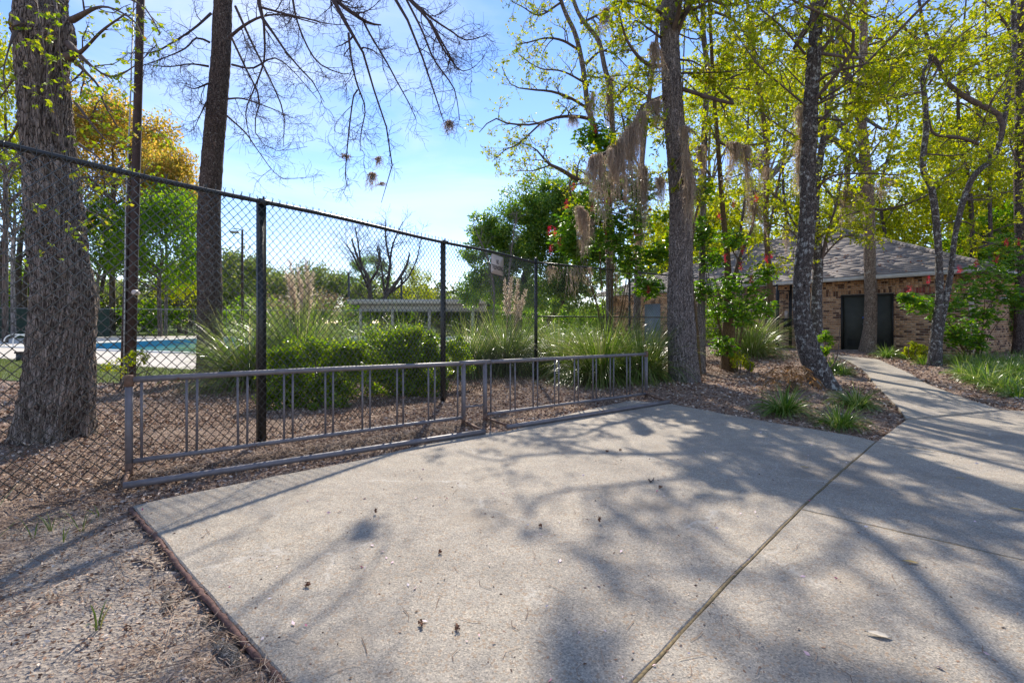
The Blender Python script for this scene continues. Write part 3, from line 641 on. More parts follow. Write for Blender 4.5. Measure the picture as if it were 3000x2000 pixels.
def lettering(txt, w, h, zoff):
    cu = bpy.data.curves.new('txt', 'FONT'); cu.body = txt; cu.align_x = 'CENTER'; cu.align_y = 'CENTER'; cu.size = 1; cu.extrude = 0; cu.offset = .018
    to = bpy.data.objects.new('txt', cu); COL.objects.link(to); bpy.context.view_layer.update()
    me = bpy.data.meshes.new_from_object(to.evaluated_get(bpy.context.evaluated_depsgraph_get())); bpy.data.objects.remove(to)
    v = np.array([x.co[:] for x in me.vertices]); v[:, :2] -= (v[:, :2].max(0)+v[:, :2].min(0))/2; sz = v[:, :2].max(0)-v[:, :2].min(0)
    loc = np.stack([v[:, 0]*w/sz[0], np.full(len(v), .009), v[:, 1]*h/sz[1]+zoff], 1)@ax
    for k, x in enumerate(me.vertices): x.co = loc[k]
    me.name = 'lettering'; me.materials.clear(); me.materials.append(M['ink']); link('lettering', me, sg)
lettering('NO', .085, .085, .062); lettering('TRESPASSING', .41, .085, -.052)
mb = MB()
for dx, dz in ((-.19, .15), (.19, .15), (-.19, -.15), (.19, -.15)): mb.ball(ctr+np.array([dx, .008, dz])@ax, .006, 4, 6)
part('bolt', mb, M['handle'], sg, kind='stuff')

# far fence beyond the pool
ff = thing('far_fence', 'long pale-railed chain link fence on the far side of the pool', 'fence', (-27, 45, 0))
fl = [(-50, 36.5), (-30.6, 41.5), (-22.5, 43.6), (-2, 46)]
fl = spline([(*p, 2.42) for p in fl], n=40); part('top_rail', MB().tube(fl, .03, 6), M['grey_wire'], ff)
for q in fl[::2]: part('post', MB().tube([q*[1, 1, 0], q+[0, 0, .03]], .035, 6), M['far_dark'], ff)
mb = MB()
for a, b in zip(fl[:-1], fl[1:]): chain(mb, a[:2], b[:2], (.05, .05), (2.4, 2.4), a=.12, az=.12, r=.0035, k=3)
part('chain_link', mb, M['grey_far'], ff, kind='stuff')
sc = MB(); a, b = fl[0], fl[13]                                  # dark wind screen on its left run
sc.add([(*(a[:2]+[0, -.06]), .05), (*(b[:2]+[0, -.06]), .05), (*(b[:2]+[0, -.06]), 2.38), (*(a[:2]+[0, -.06]), 2.38), (*a[:2], .05), (*b[:2], .05), (*b[:2], 2.38), (*a[:2], 2.38)], [[0, 1, 2, 3], [4, 7, 6, 5], [0, 3, 7, 4], [1, 5, 6, 2]])
part('wind_screen', sc, plain('dark green screen', (.03, .05, .035), .9, 0, .3, 5), ff)

# ================================================================== BIKE RACK
RA, RB = np.array([-3.15, 3.93]), np.array([2.28, 8.14]); rv = RB-RA; rL = np.linalg.norm(rv); rt = rv/rL
rack = thing('bike_rack', 'long grey pipe bike rack with paired upright bars along the concrete edge', 'bike rack', (*RA, 0))
def r_px(px):
    r = (px-CX)/FPX; return (RA[0]-r*RA[1])/(r*rv[1]-rv[0])
def rk(t, z): return np.array([*(RA+rv*t), z])
def zt_top(t): return .781-.066*t
def zt_low(t): return .108-.066*t+.02*t*(1-t)
tj = r_px(1346); t1 = r_px(1358); t2 = r_px(1421); t3 = r_px(1893); tj2 = r_px(1436)
part('top_rail', MB().tube([rk(t, zt_top(t)+.006*math.sin(9*t)) for t in np.linspace(.004, tj, 12)], .0255, 14), M['galv'], rack, True)
part('top_rail', MB().tube([rk(t, zt_top(t)+.001) for t in np.linspace(tj, tj2, 4)], .0285, 14), M['galv'], rack, True)
part('top_rail', MB().tube([rk(t, zt_top(t)) for t in np.linspace(tj2, t3-.003, 12)], .0255, 14), M['galv'], rack, True)
for a, b in ((.004, t1), (t2, t3)): part('lower_rail', MB().tube([rk(t, zt_low(t)) for t in np.linspace(a, b, 10)], .0215, 12), M['galv'], rack, True)
gr = [(np.array([-2.93, 3.60, .022]), np.array([-.31, 5.37, .03])), (np.array([-.06, 5.60, .028]), np.array([2.42, 7.39, .028]))]
for a, b in gr:
    o_ = part('ground_rail', MB().tube([a+(b-a)*f for f in np.linspace(0, 1, 8)], .0265, 14), M['galv'], rack, True)
for t, z1, full in ((0.0, .80, 1), (t1, zt_top(t1), 0), (t2, zt_top(t2), 0), (t3, .745, 1)):
    p = part('post', MB().tube([rk(t, -.06), rk(t, z1)], .0275, 14), M['galv'], rack, True)
    if full:
        cpm = MB().tube([rk(t, z1-.075), rk(t, z1-.07), rk(t, z1+.012), rk(t, z1+.018)], [.03, .034, .034, .03], 12); link('cap', cpm.mesh('cap', M['galv_rust'], (*RA, 0), True), p)
    link('rust_sleeve', MB().tube([rk(t, -.05), rk(t, .10)], .0288, 12).mesh('rust_sleeve', M['galv_rust'], (*RA, 0), True), p)
for (a, b), ts in zip(gr, ((0.0, t1), (t2, t3))):                # short feet tie the posts to the rails on the ground
    for t in ts:
        p = rk(t, .035); d = b-a; q = a+d*np.clip(np.dot(p-a, d)/np.dot(d, d), .0, 1); part('foot', MB().tube([p, q], .017, 8), M['galv_rust'], rack, True)
for px in (415, 547, 578, 696, 725, 832, 858, 953, 976, 1062, 1084, 1163, 1181, 1255, 1274, 1341, 1438, 1495, 1509, 1562, 1575, 1625, 1637, 1683, 1694, 1737, 1747, 1788, 1798, 1836, 1846, 1882):
    t = r_px(px); part('upright_bar', MB().tube([rk(t+RNG.uniform(-.0006, .0006), zt_low(t)), rk(t, zt_top(t)-.01)], .0105, 8), M['galv'], rack, True)
part('coupling_bar', MB().tube([rk(t1, .205), rk(t2, .2)], .013, 8), M['galv'], rack, True)

# ================================================================== UTILITY POLE
b = G(381, 1122); tp = P(424, -420, b[1]-.1); up = thing('utility_pole', 'tall leaning brown wooden pole with pale conduit beside the pool', 'pole', b)
d = tp-b; part('shaft', MB().tube([b-[0, 0, .2], b+d*.3, b+d*.6, tp], [.095, .082, .075, .07], 14), M['pole'], up, True)
q = lambda f, dx, dy: b+d*f+[dx, dy, 0]
part('cable_guard', MB().tube([q(0, -.115, -.06), q(.2, -.10, -.07), q(.33, -.07, -.09), q(.45, -.09, -.05)], [.045, .037, .03, .018], 8), M['pole'], up, True)
part('conduit', MB().tube([q(.0, -.03, -.13), q(.12, -.045, -.135), q(.33, -.11, -.10), q(.5, -.115, -.06), q(.8, -.10, -.05)], .014, 6), M['conduit'], up, True)
mc = P(402, 857, b[1]-.12); part('meter', MB().tube([mc+[0, .02, 0], mc-[0, .09, 0], mc-[0, .1, 0]], [.055, .055, .045], 12), M['sign'], up, True)

# ================================================================== FAR PAVILION, LAMP POSTS
pvl = thing('pavilion', 'low flat-roofed beige picnic pavilion beyond the pool', 'pavilion', (-9, 48, 0))
D = 46.0; xa, xb = (1025-CX)/FPX*D, (1425-CX)/FPX*D; zr = EYE+(HY-880)/FPX*D
part('roof', MB().box(((xa+xb)/2, D+4, zr-.10), (xb-xa, 9.2, .2)), M['felt'], pvl)
part('fascia', MB().box(((xa+xb)/2, D-.66, zr-.14), (xb-xa+.1, .1, .44)), M['pav_roof'], pvl); part('fascia', MB().box((xa-.02, D+4, zr-.14), (.1, 9.2, .44)), M['pav_roof'], pvl)
xc = (1055-CX)/FPX*D; part('beam', MB().box(((xc+xb)/2, D, zr-.72), (xb-xc, .2, .72)), M['pav_roof'], pvl)
for k in range(46):
    for r_, (dx, dz) in enumerate(((0, 0), (.08, -.1), (-.08, -.1))):
        if k == 0 and r_ == 0: hb = MB()
        hb.box((xc+.35+k*.26+dx, D-.105, zr-.86+dz), (.05, .02, .05))
part('vent_hole', hb, M['far_dark'], pvl, kind='stuff')
for px in (1056, 1150, 1258, 1385): part('column', MB().tube([((px-CX)/FPX*D, D+.02, 0), ((px-CX)/FPX*D, D+.02, zr-.7)], .16, 8), M['pav_roof'], pvl)
for px in (1100, 1300): part('column', MB().tube([((px-CX)/FPX*D, D+7, 0), ((px-CX)/FPX*D, D+7, zr-.3)], .16, 8), M['pav_roof'], pvl)
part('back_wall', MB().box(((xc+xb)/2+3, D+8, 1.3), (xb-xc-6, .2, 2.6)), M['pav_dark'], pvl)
pt = thing('picnic_table', 'grey picnic table in the shade under the pavilion', 'table', ((1130-CX)/FPX*D, D+3, 0)); c = np.array(pt.location)
part('table_top', MB().box(c+[0, 0, .74], (2.4, .8, .06)), M['teal'], pt)
for e in (-1, 1): part('bench', MB().box(c+[0, .75*e, .44], (2.4, .3, .05)), M['teal'], pt)
for e in (-1, 1): part('leg', MB().box(c+[.8*e, 0, .36], (.08, 1.3, .7)), M['far_dark'], pt)
pt2 = copy_tree(pt); pt2.location = ((1225-CX)/FPX*D, D+2.6, 0); pt2['label'] = 'grey picnic table nearer the middle columns of the pavilion'
for o_ in (pt, pt2): o_['group'] = 'picnic tables under the pavilion'
for px, py, base, d_, lab in ((710, 673, 975, 50, 'tall dark lamp post with a box lamp beyond the pool'), (1022, 800, 975, 52, 'thin grey lamp post close to the pavilion corner'), (1176, 815, 960, 58, 'thin grey post rising behind the pavilion roof')):
    tp = P(px, py, d_); bt = tp*[1, 1, 0]; lp = thing('lamp_post', lab, 'lamp post', bt, 'lamp posts beyond the pool')
    part('pole', MB().tube([bt, tp], [.16, .11], 8), M['pole'] if px == 710 else M['far_dark'], lp)
    if px == 710:
        part('arm', MB().tube([tp-[0, 0, .1], tp+[-.5, 0, .12], tp+[-.95, -.1, .05]], .04, 6), M['far_dark'], lp); part('lamp_head', MB().box(tp+[-.75, -.12, -.28], (.7, .5, .22)), M['trim'], lp)
    else: part('lamp_head', MB().box(tp+[.1, -.1, .05], (.45, .3, .14)), M['trim'], lp)

# ================================================================== BRICK BUILDING
BC = np.array([13.7, 14.2]); bu = np.array([-.539, .842]); bu /= np.linalg.norm(bu); bv = np.array([bu[1], -bu[0]]); BL, BW = 15.5, 13.4
bld = thing('brick_building', 'low brown brick building with hipped shingle roof and double door', 'building', (*BC, .28))
def bp(s, v, z): q = BC+bu*s+bv*v; return np.array([*q, z])
BAX = np.array([[*bu, 0], [*bv, 0], [0, 0, 1.]])
Z0, ZE = .28, 2.72; DS0, DS1, DT = 1.95, 3.51, 2.235
wall = MB()
def wbox(mb, s0, s1, v0, v1, z0, z1): return mb.box(bp((s0+s1)/2, (v0+v1)/2, (z0+z1)/2), (s1-s0, v1-v0, z1-z0), BAX)
wbox(wall, 0, DS0, .008, .2, Z0-.4, ZE); wbox(wall, DS1, BL, .008, .2, Z0-.4, ZE); wbox(wall, DS0, DS1, .008, .2, DT, ZE); wbox(wall, DS0, DS1, .02, .2, Z0-.4, Z0+.01)
wl_ = part('wall', wall, M['mortar'], bld); side = MB(); wbox(side, .008, .2, .2, BW, Z0-.4, ZE); sw = part('wall', side, M['mortar'], bld)
bricks = []
for jn in range(24):
    z0 = Z0+jn*.08
    if jn < 2:
        for k in range(int(BL/.1)): bricks.append((k*.1+.05, .09, z0+.036, .068, 0))
    else:
        o_ = .105*(jn % 2)
        for k in range(int(BL/.21)): bricks.append((k*.21+.1+o_, .196, z0+.036, .066, 0))
for k in range(int(BL/.08)): bricks.append((k*.08+.04, .067, 2.287, .185, 1))
for r_ in range(4):
    for k in range(int(BL/.1)): bricks.append((k*.1+.05, .09, 2.38+r_*.088+.042, .078, 0))
cut_ = []
for s, w, z, h, red in bricks:                                    # bricks are cut to meet the door frame
    if red and DS0 < s < DS1: cut_.append((s, w, 2.315, .125, red)); continue
    if z-h/2 > DT-.012 or s+w/2 <= DS0 or s-w/2 >= DS1: cut_.append((s, w, z, h, red)); continue
    for lo, hi in ((s-w/2, min(s+w/2, DS0-.004)), (max(s-w/2, DS1+.004), s+w/2)):
        if hi-lo > .025: cut_.append(((lo+hi)/2, round(hi-lo, 3), z, h, red))
bricks = cut_
dist = [np.linalg.norm(bp(b[0], 0, b[2])-[0, 0, EYE])+(0 if b[0] > .15 else 9) for b in bricks]; order = np.argsort(dist)
bmesh_cache = {}
def brick_mesh(w, h, red):
    key = (round(w, 3), round(h, 3), red)
    if key not in bmesh_cache:
        bx = MB().box((0, 0, 0), (w, .03, h), BAX); bmesh_cache[key] = bx.mesh('brick', M['brick_red'] if red else M['brick'])
    return bmesh_cache[key]
rest = MB()
for n_, k in enumerate(order):
    s, w, z, h, red = bricks[k]
    if n_ < 300:
        # a sub-part of the wall
        link('brick', brick_mesh(w, h, red), wl_, bp(s, .012+RNG.uniform(-.002, .002), z)-np.array([*BC, .28]))
    else: rest.box(bp(s, .012+RNG.uniform(-.002, .002), z), (w, .03, h), BAX)
link('brick', rest.mesh('brick', M['brick_many'], (*BC, .28)), wl_, kind='stuff')
rest = MB()
for jn in range(30):
    for k in range(int(BW/.21)): rest.box(bp(.012, k*.21+.1+.105*(jn % 2), Z0+jn*.08+.036), (.03, .2, .068), BAX)
link('brick', rest.mesh('brick', M['brick_many'], (*BC, .28)), sw, kind='stuff')
# double door
fr = MB(); wbox(fr, DS0-.0, DS0+.05, -.008, .14, Z0, DT); wbox(fr, DS1-.05, DS1, -.008, .14, Z0, DT); wbox(fr, DS0+.05, DS1-.05, -.008, .14, DT-.06, DT); part('door_frame', fr, M['door_dark'], bld)
mid = (DS0+DS1)/2
for s0, s1 in ((DS0+.055, mid-.004), (mid+.004, DS1-.055)):
    dr = part('door', wbox(MB(), s0, s1, .05, .095, Z0+.02, DT-.065), M['door'], bld)
    lv = MB()
    for r_ in range(9): lv.box(bp((s0+s1)/2, .042, Z0+.16+r_*.028), (s1-s0-.24, .02, .012), BAX)
    link('louver', lv.mesh('louver', M['door_dark'], (*BC, .28)), dr, kind='stuff')
    hs = s1-.09 if s0 > mid-.1 else s0+.09
    if s0 < mid: hs = s1-.08
    else: hs = s0+.08
    link('handle', MB().ball(bp(hs, .02, 1.2), .035, 5, 8).mesh('handle', M['handle'], (*BC, .28)), dr)
    if s0 > mid: link('sticker', wbox(MB(), s0+.05, s0+.13, .044, .051, 1.40, 1.45).mesh('sticker', M['blue'], (*BC, .28)), dr)
# second blue-grey door far along the wall
d2 = part('side_door', wbox(MB(), 11.6, 12.6, -.03, .02, .2, 2.2), M['teal'], bld)
# roof
OV = .5; RISE = 3.05/(BW/2+OV); 
def rp(s, run, lift=0.0): return bp(s, run-OV, 2.83+RISE*run+lift)
run_max = BW/2+OV; al = math.atan(RISE)
deck = MB(); A0, B0 = rp(-OV, 0), rp(BL+OV, 0); A1, B1 = rp(-OV+run_max, run_max), rp(BL+OV-run_max, run_max)
A2, B2 = bp(-OV, BW+OV, 2.83), bp(BL+OV, BW+OV, 2.83)
deck.add([A0, B0, B1, A1, A2, B2], [[0, 1, 2, 3], [4, 3, 2, 5]], [[0, 3, 4], [1, 5, 2]])
roof = part('roof', deck, M['felt'], bld)
wx = np.array([*bu, 0]); sy = unit(np.array([*(bv*1.0), RISE])); sz = np.cross(wx, sy); sz = sz if sz[2] > 0 else -sz
sh = []; EXP = .19
for jn in range(int(run_max/(EXP*math.cos(al)))):
    run = (jn+.5)*EXP*math.cos(al); s0, s1 = -OV+run, BL+OV-run; s = s0-RNG.uniform(0, .9)
    while s < s1:
        w = .92; a, b = max(s, s0), min(s+w, s1)
        if b-a > .05: sh.append(((a+b)/2, run, b-a-.002))
        s += w
tilt = .05; sy2 = unit(sy-sz*tilt); SAX = np.array([wx, sy2, np.cross(wx, sy2)*np.sign(np.cross(wx, sy2)[2])])
dist = [np.linalg.norm(rp(x[0], x[1])-[0, 0, EYE]) for x in sh]; order = np.argsort(dist); cache = {}; rest = MB()
for n_, k in enumerate(order):
    s, run, w = sh[k]; p_ = rp(s, run)+sz*.012
    if n_ < 300:
        key = round(w, 2)
        if key not in cache: cache[key] = MB().box((0, 0, 0), (key, EXP*1.1, .013), SAX).mesh('shingle', M['shingle'])
        link('shingle', cache[key], roof, p_-np.array([*BC, .28])+sz*RNG.uniform(-.0003, .0003))
    else: rest.box(p_+sz*RNG.uniform(-.0003, .0003), (w, EXP*1.1, .013), SAX)
link('shingle', rest.mesh('shingle', M['shingle_many'], (*BC, .28)), roof, kind='stuff')
cap_ = MB(); 
for f in np.arange(0, 1, .021):                                  # hip caps
    a, b = A0+(A1-A0)*f, A0+(A1-A0)*min(1, f+.025); cap_.tube([a+sz*.02, b+sz*.035], .085, 6)
for f in np.arange(0, 1, .03): a, b = A1+(B1-A1)*f, A1+(B1-A1)*min(1, f+.034); cap_.tube([a+[0, 0, .01], b+[0, 0, .025]], .085, 6)
link('hip_cap', cap_.mesh('hip_cap', M['shingle_many'], (*BC, .28)), roof, kind='stuff')
fa = MB(); fa.box(bp(BL/2, -OV+.012, 2.765), (BL+2*OV, .03, .13), BAX); part('fascia', fa, M['trim'], bld)
fa = MB(); fa.box(bp(-OV+.012, BW/2, 2.765), (.03, BW+2*OV-.06, .13), BAX); part('fascia', fa, M['trim'], bld)
sf = MB(); sf.box(bp(BL/2, -OV/2, 2.735), (BL+2*OV-.06, OV-.06, .02), BAX); sf.box(bp(-OV/2, BW/2, 2.737), (OV-.06, BW, .02), BAX); part('soffit', sf, M['soffit'], bld)
wb = MB(); wbox(wb, -.14, .0, 2.6, 3.0, 1.85, 2.1); part('wall_vent', wb, M['white'], bld)
rl = MB(); n_ = 900; ss = RNG.uniform(-.2, 9, n_); rr = RNG.beta(1.3, 2.2, n_)*6; keep = (ss > rr-.3) & (vnoise(ss*2.1, rr*2.6) > .52); pos = np.array([rp(a, b, .045) for a, b in zip(ss[keep], rr[keep])])
dd = unit(RNG.normal(size=pos.shape)*[1, 1, .2]+np.array([*(-bv*.1), 0])); rl.leaves(pos, dd, RNG.uniform(.05, .14, len(pos)), RNG, .4, .1)
link('leaf_litter', rl.mesh('leaf_litter', M['red_litter'], (*BC, .28)), roof, kind='stuff')

# ================================================================== TREE TOOLS
def Px(rows):
    """[(px, py, depth, width in photo pixels), ...] -> xyz + radius"""
    return np.array([[*P(a, b, d), w/2*d/FPX/math.hypot(1, (a-CX)/FPX)] for a, b, d, w in rows])   # a round stem off the lens axis looks wider than it is

def trunk_mesh(rows, k=40, step=.07, ridge=.0, fq=9, flare=.35, fh=.35, seed=0, lump=.0):
    p = spline(rows, step); c = p[:, :3]; r = p[:, 3]; n = len(c); t = unit(np.gradient(c, axis=0)); N = np.zeros((n, 3)); a = unit(np.cross(t[0], [0, 1., .1])); N[0] = a
    for i in range(1, n): a = a-t[i]*np.dot(a, t[i]); a /= np.linalg.norm(a); N[i] = a
    B = np.cross(t, N); th = np.arange(k)*2*np.pi/k; s = np.concatenate([[0], np.cumsum(np.linalg.norm(np.diff(c, axis=0), axis=1))])
    S, T = np.meshgrid(s, th, indexing='ij'); R = np.repeat(r[:, None], k, 1)
    if flare:
        lob = .75+.25*np.sin(5*T+seed)+.2*np.sin(3*T+2*seed); R = R*(1+flare*np.exp(-S/fh)*lob)
    cx_, cy_ = np.cos(T)*2.2+50+seed*7, np.sin(T)*2.2+50
    if lump: R = R*(1+lump*(vnoise(cx_+S*1.6, cy_+S*.9)-.5)*2)
    if ridge:
        w = vnoise(T*fq/2/np.pi*1.0+seed*3, S*1.2)*1.5; ph = T*fq+w*4; v = vnoise(np.cos(T)*fq*.55+80+.4*np.sin(S*5), S*4.2+np.sin(T)*fq*.55+60)
        v = 1-np.abs(2*v-1); R = R+ridge*(v-.55)+ridge*.5*(vnoise(np.cos(T)*fq*1.3+30, S*11+np.sin(T)*fq*1.3)-.5)
    v = c[:, None]+R[..., None]*(np.cos(T)[..., None]*N[:, None]+np.sin(T)[..., None]*B[:, None])
    i = np.arange(n-1)[:, None]*k; j = np.arange(k)[None]; j2 = (j+1) % k
    return v.reshape(-1, 3), np.stack([i+j, i+j2, i+k+j2, i+k+j], -1).reshape(-1, 4)

def limb_batch(list_of_rows, m=14):
    """explicit limbs -> (N,m,3),(N,m)"""
    if not list_of_rows: return np.zeros((0, m, 3)), np.zeros((0, m))
    q = np.array([spline(r, n=m) for r in list_of_rows]); return q[..., :3], q[..., 3]

def grow(Pp, Rp, n, length, ang, rng, up=0.0, wig=.15, m=6, rr=.5, rmin=.0025, t0=.15, t1=1.0, taper=.25, lvar=.4):
    """children on every parent of a batch"""
    N_, mp = Pp.shape[:2]
    if N_ == 0 or n == 0: return np.zeros((0, m, 3)), np.zeros((0, m))
    k = N_*n; pi = np.repeat(np.arange(N_), n); t = (np.tile((np.arange(n)+.5)/n, N_)+rng.uniform(-.4, .4, k)/n)*(t1-t0)+t0; t = np.clip(t, 0, .999)*(mp-1)
    i = t.astype(int); f = (t-i)[:, None]; p0 = Pp[pi, i]*(1-f)+Pp[pi, np.minimum(i+1, mp-1)]*f; r0 = Rp[pi, i]
    tg = unit(Pp[pi, np.minimum(i+1, mp-1)]-Pp[pi, i]); rnd = rng.normal(size=(k, 3)); side = unit(rnd-tg*np.sum(rnd*tg, -1, keepdims=True))
    a = np.radians(ang)*(1+rng.uniform(-.4, .4, k))[:, None]; d = unit(tg*np.cos(a)+side*np.sin(a)); L = length*(1+rng.uniform(-lvar, lvar, k))*(1-.45*t/(mp-1))
    seg = (L/(m-1))[:, None]; pts = [p0]; w = rng.normal(size=(k, 3))*wig
    for q in range(m-1):
        w = w*.6+rng.normal(size=(k, 3))*wig; d = unit(d+w+np.array([0, 0, up])); pts.append(pts[-1]+d*seg)
    pts = np.stack(pts, 1); rb = np.maximum(r0*rr, rmin); R = rb[:, None]*np.linspace(1, taper, m)[None]; return pts, np.maximum(R, rmin*.6)

def at_twigs(Pt, rng, n, spread=.04, t0=.2):
    """leaf points along twigs, with the twig direction"""
    N_, m = Pt.shape[:2]; k = N_*n
    if k == 0: return np.zeros((0, 3)), np.zeros((0, 3))
    pi = np.repeat(np.arange(N_), n); t = np.clip(rng.uniform(t0, 1.05, k), 0, .999)*(m-1); i = t.astype(int); f = (t-i)[:, None]
    p = Pt[pi, i]*(1-f)+Pt[pi, np.minimum(i+1, m-1)]*f; tg = unit(Pt[pi, np.minimum(i+1, m-1)]-Pt[pi, i])
    return p+rng.normal(size=(k, 3))*spread, tg

def star_leaves(mb, p, tg, size, rng, lobes=5, fall=.3):
    """lobed leaf: a few blades fanned in one plane from one point"""
    n = len(p)
    if n == 0: return
    nrm = unit(rng.normal(size=(n, 3))*.8+np.array([0, 0, 1.0])); d0 = unit(np.cross(nrm, rng.normal(size=(n, 3)))); q = np.cross(nrm, d0); s = size*rng.uniform(.55, 1.25, n)
    for a, l in zip(np.radians(np.linspace(-105, 105, lobes)), (.62, .9, 1.1, .9, .62) if lobes == 5 else (.75, 1.1, .75)):
        mb.leaves(p, d0*math.cos(a)+q*math.sin(a)-np.array([0, 0, fall]), s*l*.62, rng, .5, .08)

def clusters(mb, p, tg, size, rng, n=4, aspect=.5, hang=0.0, spread=.9):
    pp = np.repeat(p, n, 0); d = unit(np.repeat(tg, n, 0)*.5+rng.normal(size=(len(pp), 3))*spread-np.array([0, 0, hang])); mb.leaves(pp, d, size*rng.uniform(.3, 1.0, len(pp))**1.0*1.5, rng, aspect)

def make_tree(name, label, cat, base, stems, bark, limbs=(), twig_mat=None, leaf=None, leaf_size=.06, n1=7, l1=1.1, n2=6, l2=.5, n3=0, l3=.3, nl=5, nc=4, ang=45, up=.02, wig=.16, canopy=None, seed=1, k=40, ridge=0.0, step=.07,
              flare=.35, fq=9, group=None, lobes=0, lump=.0, spread=.03, rmin=.0028, t0=.15, aspect=.5, hang=.15, extra=None, fh=.35):
    rng = np.random.default_rng(seed); root = thing(name, label, cat, base, group); tm = MB(); first = True
    for st_ in stems:
        tm.add(*trunk_mesh(st_, k if first else max(12, k//2), step if first else step*1.6, ridge if first else ridge*.6, fq, flare if first else 0, fh, seed, lump)); first = False
    part('trunk', tm, bark, root, True)
    L = [np.asarray(q, float) for q in limbs]
    if canopy:                                                    # more limbs all round the upper stem, so the tree is whole from any side
        nlb, z0, z1, ln, az0, az1, rise = canopy
        for _ in range(nlb):
            s_ = stems[rng.integers(len(stems))]; sp = spline(s_, n=60); ok = np.where((sp[:, 2] > z0) & (sp[:, 2] < z1))[0]
            if not len(ok): continue
            o = sp[rng.choice(ok)]; az = math.radians(rng.uniform(az0, az1)); l = ln*rng.uniform(.6, 1.2); r = max(.012, o[3]*rng.uniform(.22, .4)); dr = np.array([math.sin(az), math.cos(az), 0]); rz = rise*rng.uniform(.4, 1.4)
            w1, w2 = rng.normal(size=3)*.14*l, rng.normal(size=3)*.14*l
            L.append(np.array([[*o[:3], r], [*(o[:3]+dr*l*.33+[0, 0, rz*l*.42]+w1), r*.75], [*(o[:3]+dr*l*.68+[0, 0, rz*l*.75]+w2), r*.5], [*(o[:3]+dr*l+[0, 0, rz*l*.82]), r*.2]]))
    A, RA_ = limb_batch(L); lm = MB(); lm.tubes(A, RA_, 8)
    B, RB_ = grow(A, RA_, n1, l1, ang, rng, up, wig, 7, .5, rmin*1.6, t0); C, RC = grow(B, RB_, n2, l2, ang*1.05, rng, up, wig*1.1, 5, .55, rmin, .15)
    Dd, RD = grow(C, RC, n3, l3, ang, rng, up, wig, 4, .6, rmin*.8, .2)
    lm.tubes(B, RB_, 4); lm.tubes(C, RC, 3)
    if n3: lm.tubes(Dd, RD, 3)
    if len(L): part('branches', lm, twig_mat or M['twig'], root, True)
    if leaf:
        cm = MB(); tips = Dd if n3 else C
        for tw, q in ((tips, nl), (B, max(1, nl//2))):
            p, tg = at_twigs(tw, rng, q, spread)
            if lobes: star_leaves(cm, p, tg, leaf_size, rng, lobes)
            else: clusters(cm, p, tg, leaf_size, rng, nc, aspect, hang)
        if extra: extra(cm, rng)
        part('crown', cm, leaf, root)
    root['_tips'] = 0; del root['_tips']
    return root, (A, B, C, Dd)

def blob_crown(cm, rng, c, r, n_clump, n_leaf, size, aspect=.55, hollow=.55, squash=.8, clump=.35):
    """uneven crown: clumps spread through an ellipsoid, each a loose ball of leaves"""
    c = np.asarray(c, float); r = np.broadcast_to(np.asarray(r, float), (3,))
    d = unit(rng.normal(size=(n_clump, 3))); d[:, 2] = np.where(d[:, 2] < -.55, -d[:, 2], d[:, 2]); rad = rng.uniform(hollow, 1.0, n_clump)**.8; lump = .75+.5*vnoise(d[:, 0]*2.3+20, d[:, 1]*2.3+d[:, 2]*2+20)
    cc = c+d*(rad*lump)[:, None]*r; cr = clump*np.mean(r)*rng.uniform(.55, 1.25, n_clump)
    pi = np.repeat(np.arange(n_clump), n_leaf); e = rng.normal(size=(len(pi), 3)); e = unit(e)*(rng.random(len(pi))**.45)[:, None]*[1, 1, squash]; p = cc[pi]+e*cr[pi][:, None]
    dd = unit(e+rng.normal(size=e.shape)*.7+[0, 0, -.15]); cm.leaves(p, dd, size*rng.uniform(.6, 1.3, len(p)), rng, aspect)

